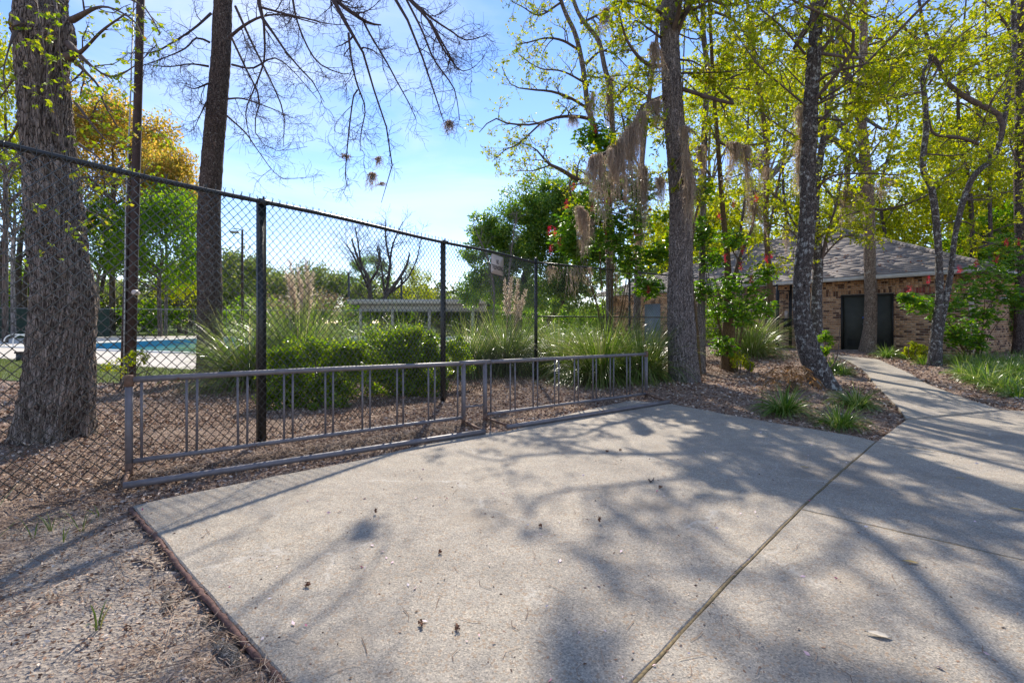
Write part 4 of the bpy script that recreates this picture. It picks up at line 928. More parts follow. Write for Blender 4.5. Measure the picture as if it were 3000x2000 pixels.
# ================================================================== NEAR TREES
# thick oak behind the left fence
b = P(163, 1292, 5.15); b[2] = zt_base(b[0], b[1])-.03
oak = [(b[0]+.01, b[1], b[2]-.12, .30), (b[0], b[1], b[2]+.05, .29)]
oak = np.vstack([oak, Px([(174, 1150, 5.15, 208), (181, 1000, 5.15, 196), (189, 870, 5.15, 182), (172, 740, 5.15, 172), (160, 600, 5.15, 166), (148, 470, 5.15, 158), (132, 300, 5.15, 152), (124, 170, 5.15, 154), (128, 85, 5.15, 182), (122, 20, 5.15, 150), (116, -120, 5.15, 140), (110, -400, 5.15, 120), (95, -800, 5.1, 90), (90, -1100, 5.0, 50)])])
mp = lambda rows: Px(rows)
oak_l = [mp([(190, 170, 5.1, 40), (240, 150, 4.9, 14), (300, 90, 4.7, 9), (370, 40, 4.5, 5)]), mp([(200, 130, 5.1, 30), (270, 195, 4.8, 10), (330, 225, 4.6, 7), (400, 190, 4.5, 4), (460, 130, 4.5, 3)]),
         mp([(200, 160, 5.2, 30), (250, 210, 5, 12), (290, 255, 4.9, 8), (305, 305, 4.8, 6), (350, 380, 4.8, 3)]), mp([(210, 60, 5, 25), (300, 20, 4.6, 9), (390, 60, 4.4, 6), (420, 120, 4.3, 3)]),
         mp([(230, 340, 5.0, 12), (265, 345, 4.8, 6), (290, 295, 4.7, 4), (330, 330, 4.6, 3)]), mp([(215, -60, 5, 30), (330, -20, 4.5, 10), (420, 20, 4.2, 6), (470, 100, 4.1, 3)]),
         mp([(150, -40, 4.8, 20), (170, 60, 4.4, 6), (175, 160, 4.3, 4), (190, 250, 4.25, 2.5)]), mp([(60, 60, 4.9, 30), (30, 130, 4.6, 8), (10, 220, 4.4, 5), (30, 300, 4.3, 3)]),
         mp([(95, -40, 4.8, 20), (120, 90, 4.5, 6), (170, 380, 4.35, 4), (190, 440, 4.3, 3)]), mp([(230, 420, 4.9, 10), (300, 480, 4.6, 5), (250, 560, 4.5, 3), (215, 640, 4.4, 2)]),
         mp([(230, 520, 4.9, 8), (330, 520, 4.7, 4), (400, 550, 4.6, 3), (430, 480, 4.6, 2)]), mp([(235, 600, 5.0, 8), (250, 620, 4.6, 4), (200, 700, 4.5, 3), (150, 700, 4.5, 2)]),
         mp([(220, 300, 5, 12), (300, 400, 4.7, 5), (360, 440, 4.6, 3), (440, 350, 4.6, 2)]), mp([(60, 200, 5.2, 18), (20, 260, 5.4, 7), (-20, 330, 5.6, 4), (10, 420, 5.6, 3)]), mp([(60, 350, 5.2, 14), (20, 420, 5.5, 6), (-30, 460, 5.6, 3)])]
make_tree('oak_tree', 'thick ridged trunk with young lobed leaves close behind the tall fence', 'tree', b, [oak], M['bark_oak'], oak_l, M['twig'], M['leaf_maple'], .085, 6, .42, 4, .2, 0, 0, 1, 1, 50, -.02, .2, canopy=(6, 5.2, 9.0, 2.0, 240, 400, .5),
          seed=3, k=150, ridge=.055, step=.024, flare=.38, fq=24, lobes=5, fh=.26, spread=.015)
# second dark trunk with bare drooping limbs
b = G(620, 1112); D2 = float(b[1])
tr2 = np.vstack([[[b[0], b[1], b[2]-.15, 42/FPX*D2]], Px([(620, 1105, D2, 90), (616, 1000, D2, 78), (615, 880, D2, 74), (613, 740, D2, 72), (613, 600, D2, 68), (622, 470, D2, 65), (634, 330, D2, 62), (646, 190, D2, 58), (652, 40, D2, 55), (660, -150, D2, 50), (672, -400, D2, 40), (690, -700, D2, 24), (700, -900, D2, 10)])])
bare = [[(672, 110, 10.2, 11), (714, 76, 9.8, 9), (768, 49, 9.5, 7), (830, 45, 9.2, 5), (930, 70, 9, 3)], [(655, -260, 10.2, 30), (745, -120, 9.6, 20), (758, 0, 9.2, 14), (773, 62, 9.0, 11), (810, 110, 8.9, 8), (851, 170, 8.8, 6), (925, 250, 8.6, 4), (950, 300, 8.6, 2)],
        [(773, 62, 9.0, 8), (774, 174, 9.0, 6), (745, 260, 9.0, 5), (720, 330, 9.0, 4), (735, 420, 9.0, 2)], [(685, -420, 10.2, 34), (850, -220, 9.4, 24), (977, 0, 8.8, 14), (1008, 54, 8.7, 13), (1026, 107, 8.6, 10), (1057, 138, 8.6, 8), (1075, 196, 8.6, 6), (1097, 268, 8.6, 5.5), (1124, 339, 8.6, 5), (1140, 415, 8.6, 4.2), (1149, 473, 8.6, 3.5), (1142, 527, 8.6, 3), (1117, 594, 8.6, 1.5)],
        [(940, -80, 9, 16), (986, 0, 8.9, 13), (1048, 49, 8.8, 11), (1084, 69, 8.8, 8), (1117, 74, 8.8, 4)], [(1062, 55, 8.8, 7), (1080, 94, 8.8, 6), (1133, 183, 8.8, 5), (1164, 241, 8.8, 4), (1196, 299, 8.8, 3), (1220, 353, 8.8, 1.5)],
        [(1021, 98, 8.6, 8), (1030, 178, 8.5, 6), (1048, 254, 8.5, 5), (1070, 317, 8.5, 4), (1057, 393, 8.5, 3), (1055, 442, 8.5, 1.5)], [(1048, 263, 8.5, 5), (1035, 286, 8.5, 4.5), (1019, 415, 8.5, 4), (1012, 518, 8.5, 3), (1019, 545, 8.5, 1.5)],
        [(700, -500, 10.2, 34), (900, -330, 9.2, 22), (1080, -160, 8.6, 14), (1155, 0, 8.3, 10), (1196, 63, 8.2, 8), (1218, 121, 8.2, 7), (1245, 188, 8.2, 6), (1267, 263, 8.2, 5), (1289, 313, 8.2, 3.5), (1294, 371, 8.2, 2.5), (1312, 395, 8.2, 1.2)],
        [(1120, -100, 8.5, 12), (1200, 0, 8.2, 9), (1254, 58, 8.1, 7), (1298, 143, 8.1, 6), (1340, 200, 8.1, 3)], [(1191, 0, 8.2, 7), (1236, 89, 8.1, 6), (1271, 174, 8.1, 5), (1325, 250, 8.1, 4), (1338, 290, 8.1, 3), (1347, 353, 8.1, 1.5)],
        [(1205, 0, 8.2, 7), (1258, 49, 8.1, 6), (1325, 94, 8.1, 5), (1365, 118, 8.1, 4), (1427, 103, 8.1, 1.5)], [(1260, 60, 8.1, 6), (1310, 150, 8.1, 5), (1345, 205, 8.1, 3.5), (1385, 200, 8.1, 2), (1420, 165, 8.1, 1.2)],
        [(618, 40, 10.6, 9), (567, 85, 10.3, 7), (491, 134, 10, 6), (446, 154, 9.8, 4), (353, 156, 9.6, 2)], [(615, 125, 10.6, 8), (575, 112, 10.4, 6), (535, 147, 10.2, 5), (420, 192, 10, 3), (390, 190, 9.9, 1.5)], [(612, 195, 10.6, 8), (558, 188, 10.4, 5), (491, 196, 10.2, 4), (420, 188, 10, 2)],
        [(610, 245, 10.6, 7), (570, 260, 10.3, 4), (540, 250, 10.2, 2)], [(605, 300, 10.6, 7), (590, 330, 10.3, 4), (567, 380, 10.2, 1.5)], [(668, 290, 10.4, 7), (714, 290, 10, 5), (800, 320, 9.7, 3), (855, 345, 9.6, 1.5)], [(665, 340, 10.4, 7), (720, 390, 10, 5), (755, 440, 9.8, 3), (820, 520, 9.7, 2), (890, 520, 9.7, 1.2)],
        [(680, 190, 10.2, 8), (740, 200, 9.8, 6), (800, 170, 9.5, 5), (850, 200, 9.4, 3), (930, 290, 9.3, 2)], [(678, 110, 10.1, 8), (720, 200, 9.7, 6), (760, 290, 9.5, 5), (745, 380, 9.4, 3.5), (800, 440, 9.4, 2), (900, 430, 9.4, 1.2)], [(690, 20, 10, 9), (740, 130, 9.6, 7), (790, 230, 9.4, 5), (830, 330, 9.3, 4), (830, 430, 9.3, 1.5)],
        [(758, 20, 9.1, 8), (850, 45, 8.9, 6), (900, 55, 8.8, 5), (960, 70, 8.7, 3), (1040, 75, 8.7, 1.5)], [(850, -60, 9.2, 10), (870, 60, 9, 6), (920, 170, 8.9, 5), (980, 210, 8.9, 3.5), (1030, 218, 8.9, 1.5)]]
TREE_A, BARE = make_tree('bare_tree', 'dark straight trunk behind the fence with bare drooping branches', 'tree', b, [tr2], M['bark_dark'], [Px(r) for r in bare], M['twig_dark'], None, 0, 8, .66, 7, .4, 3, .24, 0, 0, 52, -.045, .2,
          seed=5, k=56, ridge=.022, step=.04, flare=.12, fq=18, t0=.12, rmin=.0036)

# thick trunk at the end of the rack
b = G(2005, 1117); D3 = float(b[1])
main = np.vstack([[[b[0], b[1], b[2]-.15, 44/FPX*D3]], Px([(2004, 1105, D3, 86), (1996, 960, D3, 78), (1993, 850, D3, 71), (1994, 720, D3, 66), (1993, 600, D3, 60), (1983, 450, D3, 57), (1972, 330, D3, 56), (1966, 200, D3, 53), (1961, 80, D3, 50), (1958, -60, D3, 48), (1962, -300, D3, 40), (1972, -600, D3, 26), (1980, -800, D3, 12)])])
ml = [[(1950, 284, D3, 16), (1927, 290, D3-.2, 14), (1882, 313, D3-.4, 13), (1864, 353, D3-.6, 13), (1829, 397, D3-.8, 13), (1802, 429, D3-.9, 12), (1766, 455, D3-1, 12), (1730, 460, D3-1.1, 9)], [(1940, 40, D3, 10), (1900, 20, D3-.3, 8), (1860, 5, D3-.6, 7), (1800, 5, D3-.8, 4)],
      [(1975, 130, D3, 14), (2010, 40, D3-.2, 11), (2060, 15, D3-.4, 9), (2110, -40, D3-.5, 6)], [(1990, 215, D3, 7), (2060, 213, D3-.3, 6), (2130, 210, D3-.4, 5), (2210, 200, D3-.6, 3)], [(1985, 420, D3, 20), (2008, 440, D3-.3, 20), (2018, 520, D3-.35, 18), (2010, 580, D3-.2, 12)],
      [(1990, 175, D3, 7), (2030, 180, D3-.2, 5), (2060, 195, D3-.3, 4), (2120, 190, D3-.3, 2)], [(1935, 110, D3, 8), (1900, 85, D3-.4, 6), (1860, 60, D3-.6, 4), (1850, 110, D3-.7, 2)], [(1965, 330, D3, 8), (1935, 380, D3-.4, 5), (1890, 340, D3-.6, 4), (1850, 300, D3-.7, 2)]]
make_tree('oak_tree', 'thick grey trunk beside the bike rack with a mossy sloping limb', 'tree', b, [main], M['bark_grey'], [Px(r) for r in ml], M['twig'], M['leaf_spring'], .075, 7, .75, 5, .32, 0, 0, 4, 3, 50, -.01, .18, canopy=(13, 5.2, 11.5, 2.6, 60, 330, .3),
          seed=8, k=110, ridge=.042, step=.035, flare=.2, fq=20)

# twin-stemmed sweetgum further back (its crown leans out over the sky)
b = G(1786, 1040); D5 = 12.6; b = P(1786, 1060, D5); b[2] = zt_base(b[0], b[1])
s1 = np.vstack([[[b[0], b[1], b[2]-.1, .17]], Px([(1786, 980, D5, 24), (1786, 860, D5, 22), (1785, 740, D5, 21), (1782, 620, D5, 20), (1760, 460, D5, 18), (1730, 340, D5, 16), (1721, 312, D5, 15), (1708, 200, D5, 14), (1686, 103, D5, 13), (1650, 22, D5, 11), (1630, -60, D5, 9), (1590, -250, D5, 5)])])
s2 = Px([(1783, 640, D5, 18), (1795, 420, D5-.2, 17), (1784, 260, D5-.3, 15), (1770, 192, D5-.3, 14), (1752, 116, D5-.3, 13), (1712, 67, D5-.3, 12), (1686, 18, D5-.3, 11), (1670, -60, D5-.3, 10), (1680, -260, D5, 6)])
sl = [[(1640, 0, D5, 9), (1560, -120, 14.0, 8), (1490, -210, 15.3, 6), (1462, -240, 16.2, 4)], [(1722, 318, D5, 9), (1668, 286, D5-.5, 8), (1614, 268, D5-.8, 7), (1561, 263, D5-1, 5), (1500, 250, D5-1.1, 3), (1470, 195, D5-1.2, 2)], [(1735, 350, D5, 11), (1686, 341, D5-.5, 10), (1632, 344, D5-.8, 9), (1592, 357, D5-1, 8), (1552, 366, D5-1.1, 6), (1489, 362, D5-1.2, 5), (1445, 348, D5-1.3, 4), (1404, 388, D5-1.3, 2)],  # first limb is out of view, added to hold the shadow-casting moss
      [(1760, 560, D5, 14), (1677, 518, D5-.6, 13), (1641, 495, D5-.8, 11), (1610, 482, D5-.9, 8), (1560, 430, D5-1, 4), (1500, 415, D5-1, 2)], [(1700, 150, D5, 8), (1650, 120, D5-.4, 7), (1600, 112, D5-.6, 5), (1547, 125, D5-.8, 4), (1512, 130, D5-.9, 2)],
      [(1640, 10, D5, 7), (1580, 45, D5-.3, 5), (1530, 20, D5-.5, 3), (1500, 5, D5-.6, 2)], [(1670, -40, D5, 7), (1620, -20, D5-.3, 5), (1560, -30, D5-.5, 3), (1515, 0, D5-.5, 2)], [(1586, 360, D5-1, 6), (1520, 420, D5-1.1, 4), (1480, 440, D5-1.2, 3), (1445, 470, D5-1.2, 2)],
      [(1715, 190, D5, 8), (1760, 150, D5-.2, 6), (1800, 160, D5-.3, 4), (1840, 200, D5-.3, 2)], [(1700, 70, D5, 8), (1760, 40, D5-.2, 6), (1800, 20, D5-.3, 3)], [(1790, 300, D5, 7), (1840, 250, D5-.2, 5), (1880, 200, D5-.2, 3)], [(1612, 484, D5-.9, 5), (1560, 500, D5-1, 3), (1510, 500, D5-1, 2)], [(1725, 250, D5, 7), (1650, 210, D5-.3, 5), (1580, 200, D5-.5, 3), (1520, 160, D5-.6, 2)]]
make_tree('sweetgum_tree', 'slender forked tree reaching out over the blue sky with tiny budding leaves', 'tree', b, [s1, s2], M['bark_grey'], [Px(r) for r in sl], M['twig'], M['leaf_spring'], .064, 9, .8, 6, .34, 0, 0, 4, 2, 48, .03, .2, canopy=(5, 5, 10, 2.0, 20, 200, .5), seed=12, k=26, ridge=.012, flare=.2)

# leaning trunk in the middle bed
b = G(2408, 1137); D4 = float(b[1])
lean = np.vstack([[[b[0]+.12, b[1]-.02, b[2]-.15, 38/FPX*D4]], Px([(2412, 1130, D4, 84), (2392, 1080, D4, 74), (2368, 1020, D4+.05, 66), (2352, 950, D4+.05, 52), (2347, 870, D4+.05, 48), (2352, 780, D4, 49), (2362, 700, D4, 50), (2368, 600, D4, 49), (2366, 500, D4, 47), (2372, 400, D4, 45), (2376, 300, D4, 43), (2384, 180, D4, 40), (2390, 90, D4, 38), (2394, 0, D4, 36), (2404, -200, D4, 30), (2420, -500, D4, 18), (2430, -650, D4, 8)])])
ll = [[(2390, 555, D4, 10), (2440, 515, D4-.3, 8), (2550, 508, D4-.6, 6), (2640, 512, D4-.9, 4), (2700, 480, D4-1, 2)], [(2385, 250, D4, 12), (2430, 215, D4-.3, 10), (2530, 190, D4-.6, 8), (2650, 165, D4-.9, 6), (2740, 138, D4-1.1, 3)], [(2385, 310, D4, 9), (2470, 270, D4-.3, 7), (2560, 225, D4-.6, 5), (2640, 170, D4-.8, 3)],
      [(2385, 375, D4, 9), (2450, 310, D4-.3, 7), (2540, 300, D4-.6, 6), (2700, 272, D4-1, 3)], [(2360, 310, D4, 8), (2290, 250, D4-.3, 6), (2220, 190, D4-.5, 4), (2150, 90, D4-.6, 2)], [(2360, 160, D4, 8), (2290, 80, D4-.3, 6), (2220, 20, D4-.5, 4)], [(2400, 160, D4, 14), (2450, 90, D4-.2, 12), (2490, 20, D4-.3, 9), (2540, -70, D4-.3, 6)],
      [(2360, 420, D4, 7), (2300, 380, D4-.3, 5), (2230, 330, D4-.5, 3)], [(2390, 345, D4, 8), (2480, 350, D4-.4, 5), (2580, 300, D4-.6, 3)]]
make_tree('oak_tree', 'leaning lichen-spotted trunk with a swept foot in the mulch bed', 'tree', b, [lean], M['bark_lichen'], [Px(r) for r in ll], M['twig'], M['leaf_yellow'], .07, 7, .9, 5, .38, 0, 0, 4, 3, 45, .0, .16, canopy=(12, 4.6, 9.5, 2.6, -20, 330, .35), seed=17, k=80, ridge=.022, step=.04, flare=.12, fq=18)

def px_tree(label, base_px, d, rows, bark, limbs, leaf, seed, name='tree', cat='tree', canopy=None, ls=.07, n1=7, l1=.9, n2=5, l2=.4, nl=4, nc=3, k=28, ridge=.012, up=.02, flare=.25, stems2=(), group=None, ang=46, wig=.17, step=.08):
    b = P(*base_px, d); b[2] = zt_base(b[0], b[1])
    s = np.vstack([[[b[0], b[1], b[2]-.12, rows[0][3]*.55/FPX*d/math.hypot(1, (base_px[0]-CX)/FPX)]], Px(rows)])
    return make_tree(name, label, cat, b, [s]+[Px(q) for q in stems2], bark, [Px(q) for q in limbs], M['twig'], leaf, ls, n1, l1, n2, l2, 0, 0, nl, nc, ang, up, wig, canopy=canopy, seed=seed, k=k, ridge=ridge, flare=flare, group=group, step=step)

px_tree('dark lichened trunk hidden just behind the leaning one', (2392, 1015), 11.6, [(2392, 1010, 11.6, 40), (2392, 880, 11.6, 33), (2396, 780, 11.6, 31), (2392, 690, 11.6, 28), (2388, 600, 11.6, 24), (2405, 450, 11.6, 20), (2440, 250, 11.6, 18), (2460, 50, 11.6, 14), (2470, -200, 11.6, 8)], M['bark_lichen'],
        [[(2400, 780, 11.6, 14), (2412, 740, 11.5, 12), (2425, 680, 11.4, 10), (2450, 600, 11.3, 7), (2470, 500, 11.3, 4)], [(2395, 560, 11.6, 8), (2440, 480, 11.5, 6), (2500, 420, 11.4, 3)], [(2392, 800, 11.6, 9), (2350, 720, 11.4, 7), (2310, 670, 11.3, 5), (2240, 650, 11.2, 3)], [(2395, 760, 11.6, 8), (2330, 660, 11.5, 6), (2290, 590, 11.4, 5), (2250, 560, 11.3, 3)], [(2405, 760, 11.6, 8), (2440, 720, 11.4, 6), (2480, 690, 11.2, 4), (2530, 700, 11.1, 2)], [(2400, 700, 11.6, 7), (2460, 640, 11.4, 5), (2520, 620, 11.2, 3)], [(2395, 730, 11.6, 7), (2330, 760, 11.3, 5), (2270, 750, 11.1, 3)]], M['leaf_yellow'], 21, canopy=(9, 4.5, 9, 2.4, 0, 360, .4))
px_tree('tan smooth trunk standing in front of the double door', (2545, 1032), 16.0, [(2542, 1026, 16, 50), (2549, 960, 16, 41), (2551, 880, 16, 38), (2548, 760, 16, 36), (2545, 600, 16, 35), (2532, 450, 16, 34), (2524, 370, 16, 32), (2517, 300, 16, 31), (2527, 200, 16, 26), (2530, 100, 16, 25), (2528, 0, 16, 24), (2526, -150, 16, 18), (2525, -300, 16, 8)], M['bark_pale'],
        [[(2525, 500, 16, 22), (2480, 440, 15.8, 20), (2440, 410, 15.6, 18), (2395, 388, 15.4, 12), (2330, 340, 15.2, 5)], [(2510, 300, 16, 22), (2485, 220, 15.9, 20), (2470, 120, 15.8, 17), (2430, 20, 15.6, 12), (2400, -80, 15.5, 7)], [(2490, 260, 16, 16), (2455, 180, 16, 14), (2425, 80, 15.9, 11), (2405, 20, 15.8, 6)],
         [(2540, 330, 16, 12), (2600, 230, 15.8, 9), (2660, 120, 15.6, 5)]], M['leaf_yellow'], 23, canopy=(14, 5, 12, 3.2, 0, 360, .45), ls=.085, l1=1.2, l2=.5)
px_tree('twin lichen-mottled trunks rising together beside the path', (2735, 1075), 12.0, [(2737, 1070, 12, 44), (2742, 960, 12, 30), (2752, 880, 12, 25), (2751, 780, 12, 24), (2747, 700, 12, 23), (2731, 560, 12, 22), (2704, 490, 12, 20), (2713, 380, 12, 19), (2709, 290, 12, 18), (2702, 216, 12, 15), (2720, 190, 12, 12), (2727, 147, 12, 12), (2704, 67, 12, 10), (2690, -20, 12, 9), (2670, -200, 12, 5)], M['bark_lichen'],
        [[(2930, 410, 12, 18), (2936, 350, 12, 20), (2900, 320, 12.1, 22), (2870, 308, 12.1, 22), (2803, 268, 12.2, 20), (2762, 225, 12.2, 15), (2740, 168, 12.2, 12), (2700, 120, 12.3, 8), (2602, 58, 12.4, 4)], [(2905, 465, 12, 10), (2896, 442, 12, 12), (2850, 415, 12.1, 14), (2800, 402, 12.1, 13), (2736, 393, 12.1, 10), (2722, 350, 12.1, 6)],
         [(2720, 250, 12, 9), (2800, 120, 11.8, 7), (2880, 60, 11.6, 4)], [(2730, 540, 12, 5), (2800, 500, 11.7, 4), (2850, 470, 11.6, 3), (2930, 462, 11.5, 2)], [(2700, 270, 12, 8), (2620, 280, 11.7, 6), (2540, 290, 11.5, 3)], [(2740, 168, 12.2, 8), (2660, 90, 12, 7), (2600, 40, 11.9, 4)]], M['leaf_yellow'], 29, canopy=(12, 4, 9, 2.8, -40, 200, .4), l1=1.0,
        stems2=[[(2745, 1070, 12.0, 34), (2752, 980, 12, 24), (2770, 880, 12, 23), (2785, 800, 12, 20), (2798, 690, 12, 18), (2825, 580, 12, 20), (2856, 513, 12, 21), (2914, 455, 12, 20), (2937, 380, 12, 19), (2954, 268, 12, 18), (2962, 200, 12, 18), (2972, 134, 12, 18), (2968, 0, 12, 17), (2960, -200, 12, 10)]], ridge=.01)
px_tree('thin brown mossy trunk just before the gate', (2258, 1026), 15.2, [(2258, 1020, 15.2, 24), (2258, 900, 15.2, 20), (2252, 790, 15.2, 17), (2246, 700, 15.2, 16), (2244, 600, 15.2, 16), (2246, 446, 15.2, 15), (2230, 300, 15.2, 14), (2200, 120, 15.2, 12), (2190, 0, 15.2, 10), (2180, -200, 15.2, 5)], M['bark_moss'],
        [[(2250, 700, 15.2, 8), (2275, 560, 15, 8), (2300, 450, 14.8, 7), (2320, 380, 14.7, 5), (2340, 300, 14.6, 3)]], M['leaf_yellow'], 31, canopy=(9, 4, 10, 2.4, 0, 360, .4))
px_tree('trunk wrapped in buckeye leaves left of the gate', (2134, 1072), 12.2, [(2134, 1066, 12.2, 46), (2134, 960, 12.2, 36), (2133, 850, 12.2, 26), (2130, 750, 12.2, 18), (2118, 620, 12.2, 15), (2105, 450, 12.2, 13), (2090, 250, 12.2, 11), (2080, 50, 12.2, 9), (2070, -150, 12.2, 5)], M['bark_moss'],
        [[(2140, 850, 12.2, 14), (2157, 793, 12.1, 13), (2172, 740, 12, 11), (2205, 660, 12, 9), (2210, 560, 12, 6)]], M['leaf_yellow'], 37, canopy=(8, 4, 9.5, 2.2, 0, 360, .4))
px_tree('dark thin trunk close behind the thick grey trunk', (2052, 1080), 11.6, [(2052, 1075, 11.6, 30), (2054, 950, 11.6, 25), (2056, 800, 11.6, 19), (2060, 600, 11.6, 17), (2065, 357, 11.6, 18), (2074, 223, 11.6, 15), (2060, 90, 11.6, 15), (2062, -40, 11.6, 13), (2066, -300, 11.6, 6)], M['bark_grey'],
        [[(2068, 340, 11.6, 8), (2110, 420, 11.3, 7), (2200, 425, 11.1, 5), (2280, 410, 11, 3)], [(2080, 30, 11.6, 9), (2150, 60, 11.4, 8), (2190, 110, 11.3, 6), (2240, 200, 11.2, 4)], [(2062, 100, 11.6, 7), (2030, 30, 11.4, 5), (1990, -10, 11.3, 3)]], M['leaf_yellow'], 41, canopy=(9, 4.5, 10, 2.5, 0, 360, .3))
px_tree('thin curved stem hugging the thick grey trunk', (2046, 1085), 10.9, [(2046, 1080, 10.9, 16), (2040, 960, 10.9, 13), (2029, 850, 10.9, 9), (2026, 760, 10.9, 8), (2034, 650, 10.9, 6), (2060, 560, 10.9, 3)], M['bark_moss'], [], M['leaf_buckeye'], 43, canopy=(4, 2.2, 3.5, .8, 0, 360, .4), n1=4, l1=.4, n2=3, l2=.2, k=10, ls=.1)
px_tree('mossy trunk rising behind the fence left of the thick grey trunk', (1864, 1030), 13.6, [(1864, 1020, 13.6, 24), (1866, 900, 13.6, 20), (1868, 800, 13.6, 19), (1872, 650, 13.6, 17), (1880, 480, 13.6, 15), (1900, 300, 13.6, 13), (1925, 100, 13.6, 10), (1930, -100, 13.6, 6)], M['bark_grey'], [[(1878, 500, 13.6, 7), (1840, 420, 13.3, 6), (1820, 330, 13.1, 4)]], M['leaf_spring'], 47, canopy=(7, 4, 9, 2, 150, 360, .4))
# further trees on the right
px_tree('dark trunk at the edge of the wood behind the twin trunks', (2975, 1020), 15.0, [(2985, 1015, 15, 40), (2990, 800, 15, 34), (2985, 500, 15, 34), (2990, 250, 15, 34), (2992, 50, 15, 30), (2995, -200, 15, 20)], M['bark_dark'], [[(2985, 160, 15, 12), (2940, 60, 14.8, 9), (2860, -10, 14.6, 5)], [(2985, 330, 15, 10), (2960, 420, 14.8, 8), (3000, 500, 14.6, 4)]], M['leaf_yellow'], 53, canopy=(12, 3.5, 11, 2.6, 150, 400, .3), ls=.085)
for n_, (px, d, w, h, lab) in enumerate([(2605, 26, 16, 420, 'slim forked tree above the roof ridge'), (2830, 24, 26, 250, 'dark upright trunk in the wood over the roof corner'), (2882, 22, 22, 200, 'second dark trunk deeper in the wood at the eave end'), 
                                         (2320, 28, 14, 380, 'slim tree behind the roof left of the leaning trunk'), (2180, 26, 13, 350, 'slim tree behind the gate fence'), (2010, 30, 12, 380, 'slim tree far behind the thick grey trunk')]):
    px_tree(lab, (px, 960), d, [(px, 955, d, w*.8), (px+22*math.sin(n_), 760, d, w*.7), (px-26*math.cos(n_*2), 560, d, w*.6), (px+30*math.sin(n_*3+1), 330, d, w*.45), (px-18*math.cos(n_), 120, d, w*.32), (px+5, -50, d, w*.15)], M['bark_dark'], [], M['leaf_yellow'], 60+n_, canopy=(13, 4, 15, 3.6, 0, 360, .4), ls=.16, n1=8, l1=1.7, n2=5, l2=.8, nl=5, nc=3, k=12, ridge=0, step=.3, group='trees of the wood behind the building')

# ================================================================== BACKGROUND TREES (each crown its own, shapes shared)
def crown_mesh(name, leaf, seed, n_clump, n_leaf, size, r=(1, 1, 1), clump=.33, hollow=.5):
    cm = MB(); blob_crown(cm, np.random.default_rng(seed), (0, 0, 0), r, n_clump, n_leaf, size, .6, hollow, .8, clump); return cm.mesh(name, leaf)
def trunk_small(seed, bark):
    rng = np.random.default_rng(seed); t = MB(); t.add(*trunk_mesh([(0, 0, -1, .035), (.02, .01, -.4, .028), (-.02, 0, -.1, .018), (.02, 0, .12, .006)], 8, .1, 0, 5, 0))
    o = np.array([[[0, 0, z], [math.sin(a)*.3, math.cos(a)*.3, z+.12], [math.sin(a)*.6, math.cos(a)*.6, z+.2]] for z, a in zip(rng.uniform(-.5, -.1, 9), rng.uniform(0, 6.28, 9))]); t.tubes(o, np.repeat([[.013, .009, .004]], 9, 0), 5); return t.mesh('trunk', bark, (0, 0, 0), True)
CR = {'far': [crown_mesh('crown', M['leaf_far'], 100+i, 46, 95, .085, (1, 1, .85)) for i in range(3)], 'orange': [crown_mesh('crown', M['leaf_orange'], 110+i, 90, 200, .06, (1, 1, 1)) for i in range(2)], 'mid': [crown_mesh('crown', M['leaf_mid'], 120+i, 80, 190, .062, (1, 1, 1)) for i in range(2)],
      'yellow': [crown_mesh('crown', M['leaf_yellow'], 130+i, 60, 95, .055, (1, 1, 1), .3, .25) for i in range(3)], 'dark': [crown_mesh('crown', M['leaf_glossy'], 140, 150, 120, .042, (1, 1, 1), .24, .6)], 'brown': [crown_mesh('crown', M['leaf_brown'], 150, 40, 60, .05, (1, 1, .9), .4, .2)]}
TK = [trunk_small(200, M['bark_dark']), trunk_small(201, M['bark_grey'])]
def far_tree(label, px, py_top, py_bot, d, w_px, kind, n_=0, group=None, trunk=True, name='tree', cat='tree', zb=None, low=.55, yaw=None):
    """tree standing at depth d; crown spans py_top..py_bot and w_px across"""
    x = (px-CX)/FPX*d; zt_ = EYE-(py_top-HY)/FPX*d; zb_ = EYE-(py_bot-HY)/FPX*d; b = np.array([x, d, float(zt_base(x, d))]); r = w_px/2*d/FPX; hz = (zt_-zb_)/2
    o = thing(name, label, cat, b, group); a = RNG.uniform(0, 6.28) if yaw is None else yaw
    c = link('crown', CR[kind][n_ % len(CR[kind])], o, (0, 0, (zt_+zb_)/2-b[2])); c.scale = (r, r, hz); c.rotation_euler = (0, 0, a)
    if trunk:
        H = (zt_+zb_)/2-b[2]; t = link('trunk', TK[n_ % 2], o, (0, 0, H)); t.scale = (r*1.4, r*1.4, H); t.rotation_euler = (0, 0, a)
    return o
g_l = 'trees beyond the pool fence'
far_tree('broad rusty orange topped tree behind the brown utility pole', 330, 285, 640, 50, 330, 'orange', 0, g_l)
far_tree('rusty tree stepping down toward the dark straight trunk', 485, 430, 760, 48, 190, 'orange', 1, g_l)
far_tree('deep green tree filling the gap between pole and dark trunk', 470, 560, 900, 44, 260, 'mid', 0, g_l)
far_tree('green tree standing low between the thick trunk and the pole', 290, 600, 880, 46, 220, 'mid', 1, g_l)
far_tree('bright yellow green tree beyond the wind screen', 15, 60, 560, 30, 300, 'yellow', 0, g_l)
far_tree('yellow green tree crown over the wind screen corner', 40, 380, 800, 38, 260, 'yellow', 1, g_l)
far_tree('green shrubby tree right of the dark straight trunk', 700, 720, 960, 70, 200, 'far', 0, g_l)
far_tree('low green tree at the far pool fence between the trunks', 545, 740, 960, 52, 170, 'yellow', 2, g_l)
far_tree('dark green bushy tree behind the wind screen', 110, 800, 985, 50, 330, 'mid', 0, g_l)
far_tree('dark low tree behind the far fence near the pole', 360, 840, 985, 54, 200, 'far', 1, g_l)
